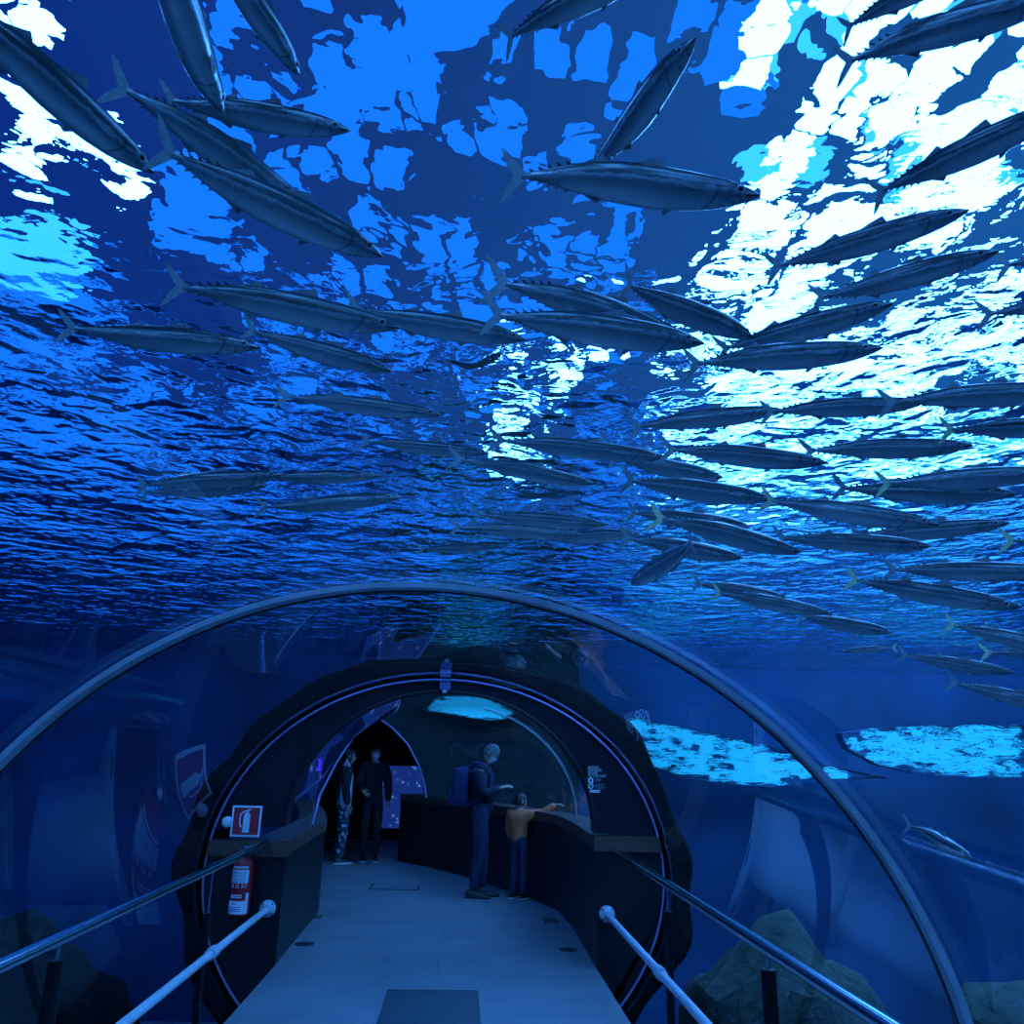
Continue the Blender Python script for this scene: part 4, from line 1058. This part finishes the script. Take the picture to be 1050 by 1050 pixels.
# ------------------------------------------------------------------ rock, added glow panels, violet lamp
M_ROCK = pbr('dark_rock', (0.006, 0.008, 0.01), 0.9, col2=(0.018, 0.02, 0.018), scale=3.0, bump=.05, bscale=7, spec=.1)
M_ROCKG = pbr('mossy_rock', (0.018, 0.028, 0.018), 0.9, col2=(0.05, 0.065, 0.04), scale=4.0, bump=.06, bscale=9)
from mathutils import noise as mnoise
bm = bmesh.new(); rows = []
for i in range(90):
    a = lerp(A0 + .02, A1 - .02, i / 89); row = []
    for k in range(15):
        t = k / 14; y = lerp(YA + .13, 7.75, t) ; base_ = ell(YA, a)
        thick = .06 + .12 * math.sin(math.pi * min(1, t * 1.6 + .1)) * (1 if k else 0) + (.1 if k else .02)
        d = (base_ - Vector((-.036, YA, .668))).normalized(); nz = mnoise.noise(Vector((base_.x * 2.2, y * 2.2, base_.z * 2.2))) * .14 * (1 if k else .2)
        if k == 14: thick = .02; nz = 0
        row.append(bm.verts.new(Vector((base_.x, y, base_.z)) + d * (thick + nz)))
    rows.append(row)
for p, q in zip(rows, rows[1:]):
    for k in range(14): bm.faces.new((p[k], p[k + 1], q[k + 1], q[k]))
struct(link('wall_rock', bm, M_ROCK), 'dark lumpy rockwork round the start of the second tunnel', 'rock')
def boulder(cx, cy, cz, rx, ry, rz, seed, mat, label):
    bm = bmesh.new(); bmesh.ops.create_icosphere(bm, subdivisions=4, radius=1)
    for v in bm.verts:
        d = v.co.normalized(); n_ = 1 + .28 * mnoise.noise(d * 1.3 + Vector((seed, 0, 0))) + .12 * mnoise.noise(d * 3.7 + Vector((0, seed, 0)))
        v.co = Vector((cx + d.x * rx * n_, cy + d.y * ry * n_, cz + d.z * rz * n_))
    tag(link('boulder', bm, mat), label, 'rock', 'boulders on the tank bed')
boulder(3.0, 7.8, -1.1, .9, 1.1, 1.25, 1, M_ROCKG, 'mossy boulder behind the right handrail, nearest the rim')
boulder(4.9, 5.6, -1.6, .9, .8, .7, 2, M_ROCKG, 'low mossy boulder at the right, in front of the taller one')
boulder(6.4, 8.4, -1.2, 1.2, 1.2, 1.0, 3, M_ROCKG, 'broad boulder farthest right on the tank bed')
boulder(-3.6, 7.6, -1.1, 1.1, 1.0, 1.2, 4, M_ROCK, 'dark boulder left of the end wall')
boulder(-6.3, 6.0, -1.4, 1.2, 1.1, .9, 5, M_ROCK, 'dark boulder farthest left on the tank bed')
# added glow panels before the rear wall, imitating light refracted from the water surface
def glow_cover_mat():
    mt, nt, out = newmat('rippled_pane'); tc = nd(nt, 'ShaderNodeTexCoord')
    mp = nd(nt, 'ShaderNodeMapping', {'Vector': tc.outputs['Object'], 'Scale': (1.0, 1.0, 4.0)})
    a = nd(nt, 'ShaderNodeTexNoise', {'Vector': mp.outputs[0], 'Scale': 3.2, 'Detail': 3.0, 'Distortion': .8})
    bp = nd(nt, 'ShaderNodeBump', {'Height': a.outputs['Fac'], 'Strength': 1.0, 'Distance': .10})
    g = nd(nt, 'ShaderNodeBsdfRefraction', {'Color': (1, 1, 1, 1), 'Roughness': 0.0, 'IOR': 1.22, 'Normal': bp.outputs[0]})
    nt.links.new(g.outputs[0], out.inputs['Surface']); return mt
M_GLOWCOVER = glow_cover_mat()
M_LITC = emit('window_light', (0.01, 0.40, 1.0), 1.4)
def inpoly(x, z, pts):
    c = False; n = len(pts)
    for i in range(n):
        a, b = pts[i], pts[i - 1]
        if (a.z > z) != (b.z > z) and x < (b.x - a.x) * (z - a.z) / (b.z - a.z) + a.x: c = not c
    return c
def surface_glow(name, outline, label, yf=12.1):
    pts = [ony(x, y, yf) for x, y in outline]; n = len(pts)
    root = struct(empty(name, (0, yf, 0)), label, 'window')
    bm = bmesh.new(); bm.faces.new([bm.verts.new((p.x, 0, p.z)) for p in pts]); link('pane', bm, M_GLOWCOVER, root, smooth=False)
    bm = bmesh.new(); a = [bm.verts.new((p.x, 0, p.z)) for p in pts]; b = [bm.verts.new((p.x, .2, p.z)) for p in pts]
    for i in range(n): bm.faces.new((a[i], a[(i + 1) % n], b[(i + 1) % n], b[i]))
    link('window_frame', bm, M_TANK, root, smooth=False)
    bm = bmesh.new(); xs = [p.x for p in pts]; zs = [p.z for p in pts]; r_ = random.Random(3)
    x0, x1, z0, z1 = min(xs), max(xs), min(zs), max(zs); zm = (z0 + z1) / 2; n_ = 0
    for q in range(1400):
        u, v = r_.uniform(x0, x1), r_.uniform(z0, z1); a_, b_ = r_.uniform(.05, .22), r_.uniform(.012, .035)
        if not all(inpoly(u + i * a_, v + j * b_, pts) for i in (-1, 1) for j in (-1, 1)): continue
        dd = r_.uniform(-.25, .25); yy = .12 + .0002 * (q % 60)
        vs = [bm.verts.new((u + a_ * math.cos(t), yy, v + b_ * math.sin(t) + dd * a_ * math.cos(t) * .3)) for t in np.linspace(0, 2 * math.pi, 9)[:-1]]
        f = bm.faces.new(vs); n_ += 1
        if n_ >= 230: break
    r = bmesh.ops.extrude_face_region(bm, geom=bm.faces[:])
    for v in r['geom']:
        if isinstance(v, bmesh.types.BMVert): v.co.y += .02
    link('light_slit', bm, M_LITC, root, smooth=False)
surface_glow('window_11', [(628, 738), (650, 735), (700, 745), (760, 757), (800, 768), (850, 785), (912, 798), (850, 801), (790, 807), (740, 803), (700, 797), (668, 785), (645, 765)], 'lens-shaped patch of bright rippling light right of the end wall')
surface_glow('window_12', [(862, 752), (900, 746), (950, 744), (1000, 743), (1060, 744), (1060, 797), (1000, 797), (940, 793), (900, 784), (870, 768)], 'wide patch of bright rippling light at the far right', 11.6)
surface_glow('window_13', [(428, 728), (445, 716), (470, 712), (500, 714), (525, 724), (531, 735), (505, 739), (470, 734), (450, 730)], 'bright rippling light seen over the crown of the second tunnel', 12.5)
M_VIOLET = emit('violet_lamp', (0.05, 0.02, 1.0), 1.2)
p = ony(327, 783, 9.0)
bm = bmesh.new(); tube(bm, [p + Vector((0, 0, -.05)), p + Vector((.015, 0, 0)), p + Vector((0, 0, .05))], .018, 10); lathe(bm, [(.03, p.z - .075), (.03, p.z - .05)], p.x, p.y, 12)
tag(link('violet_lamp', bm, M_VIOLET), 'tiny violet lamp high on the left side of the second tunnel', 'lamp')
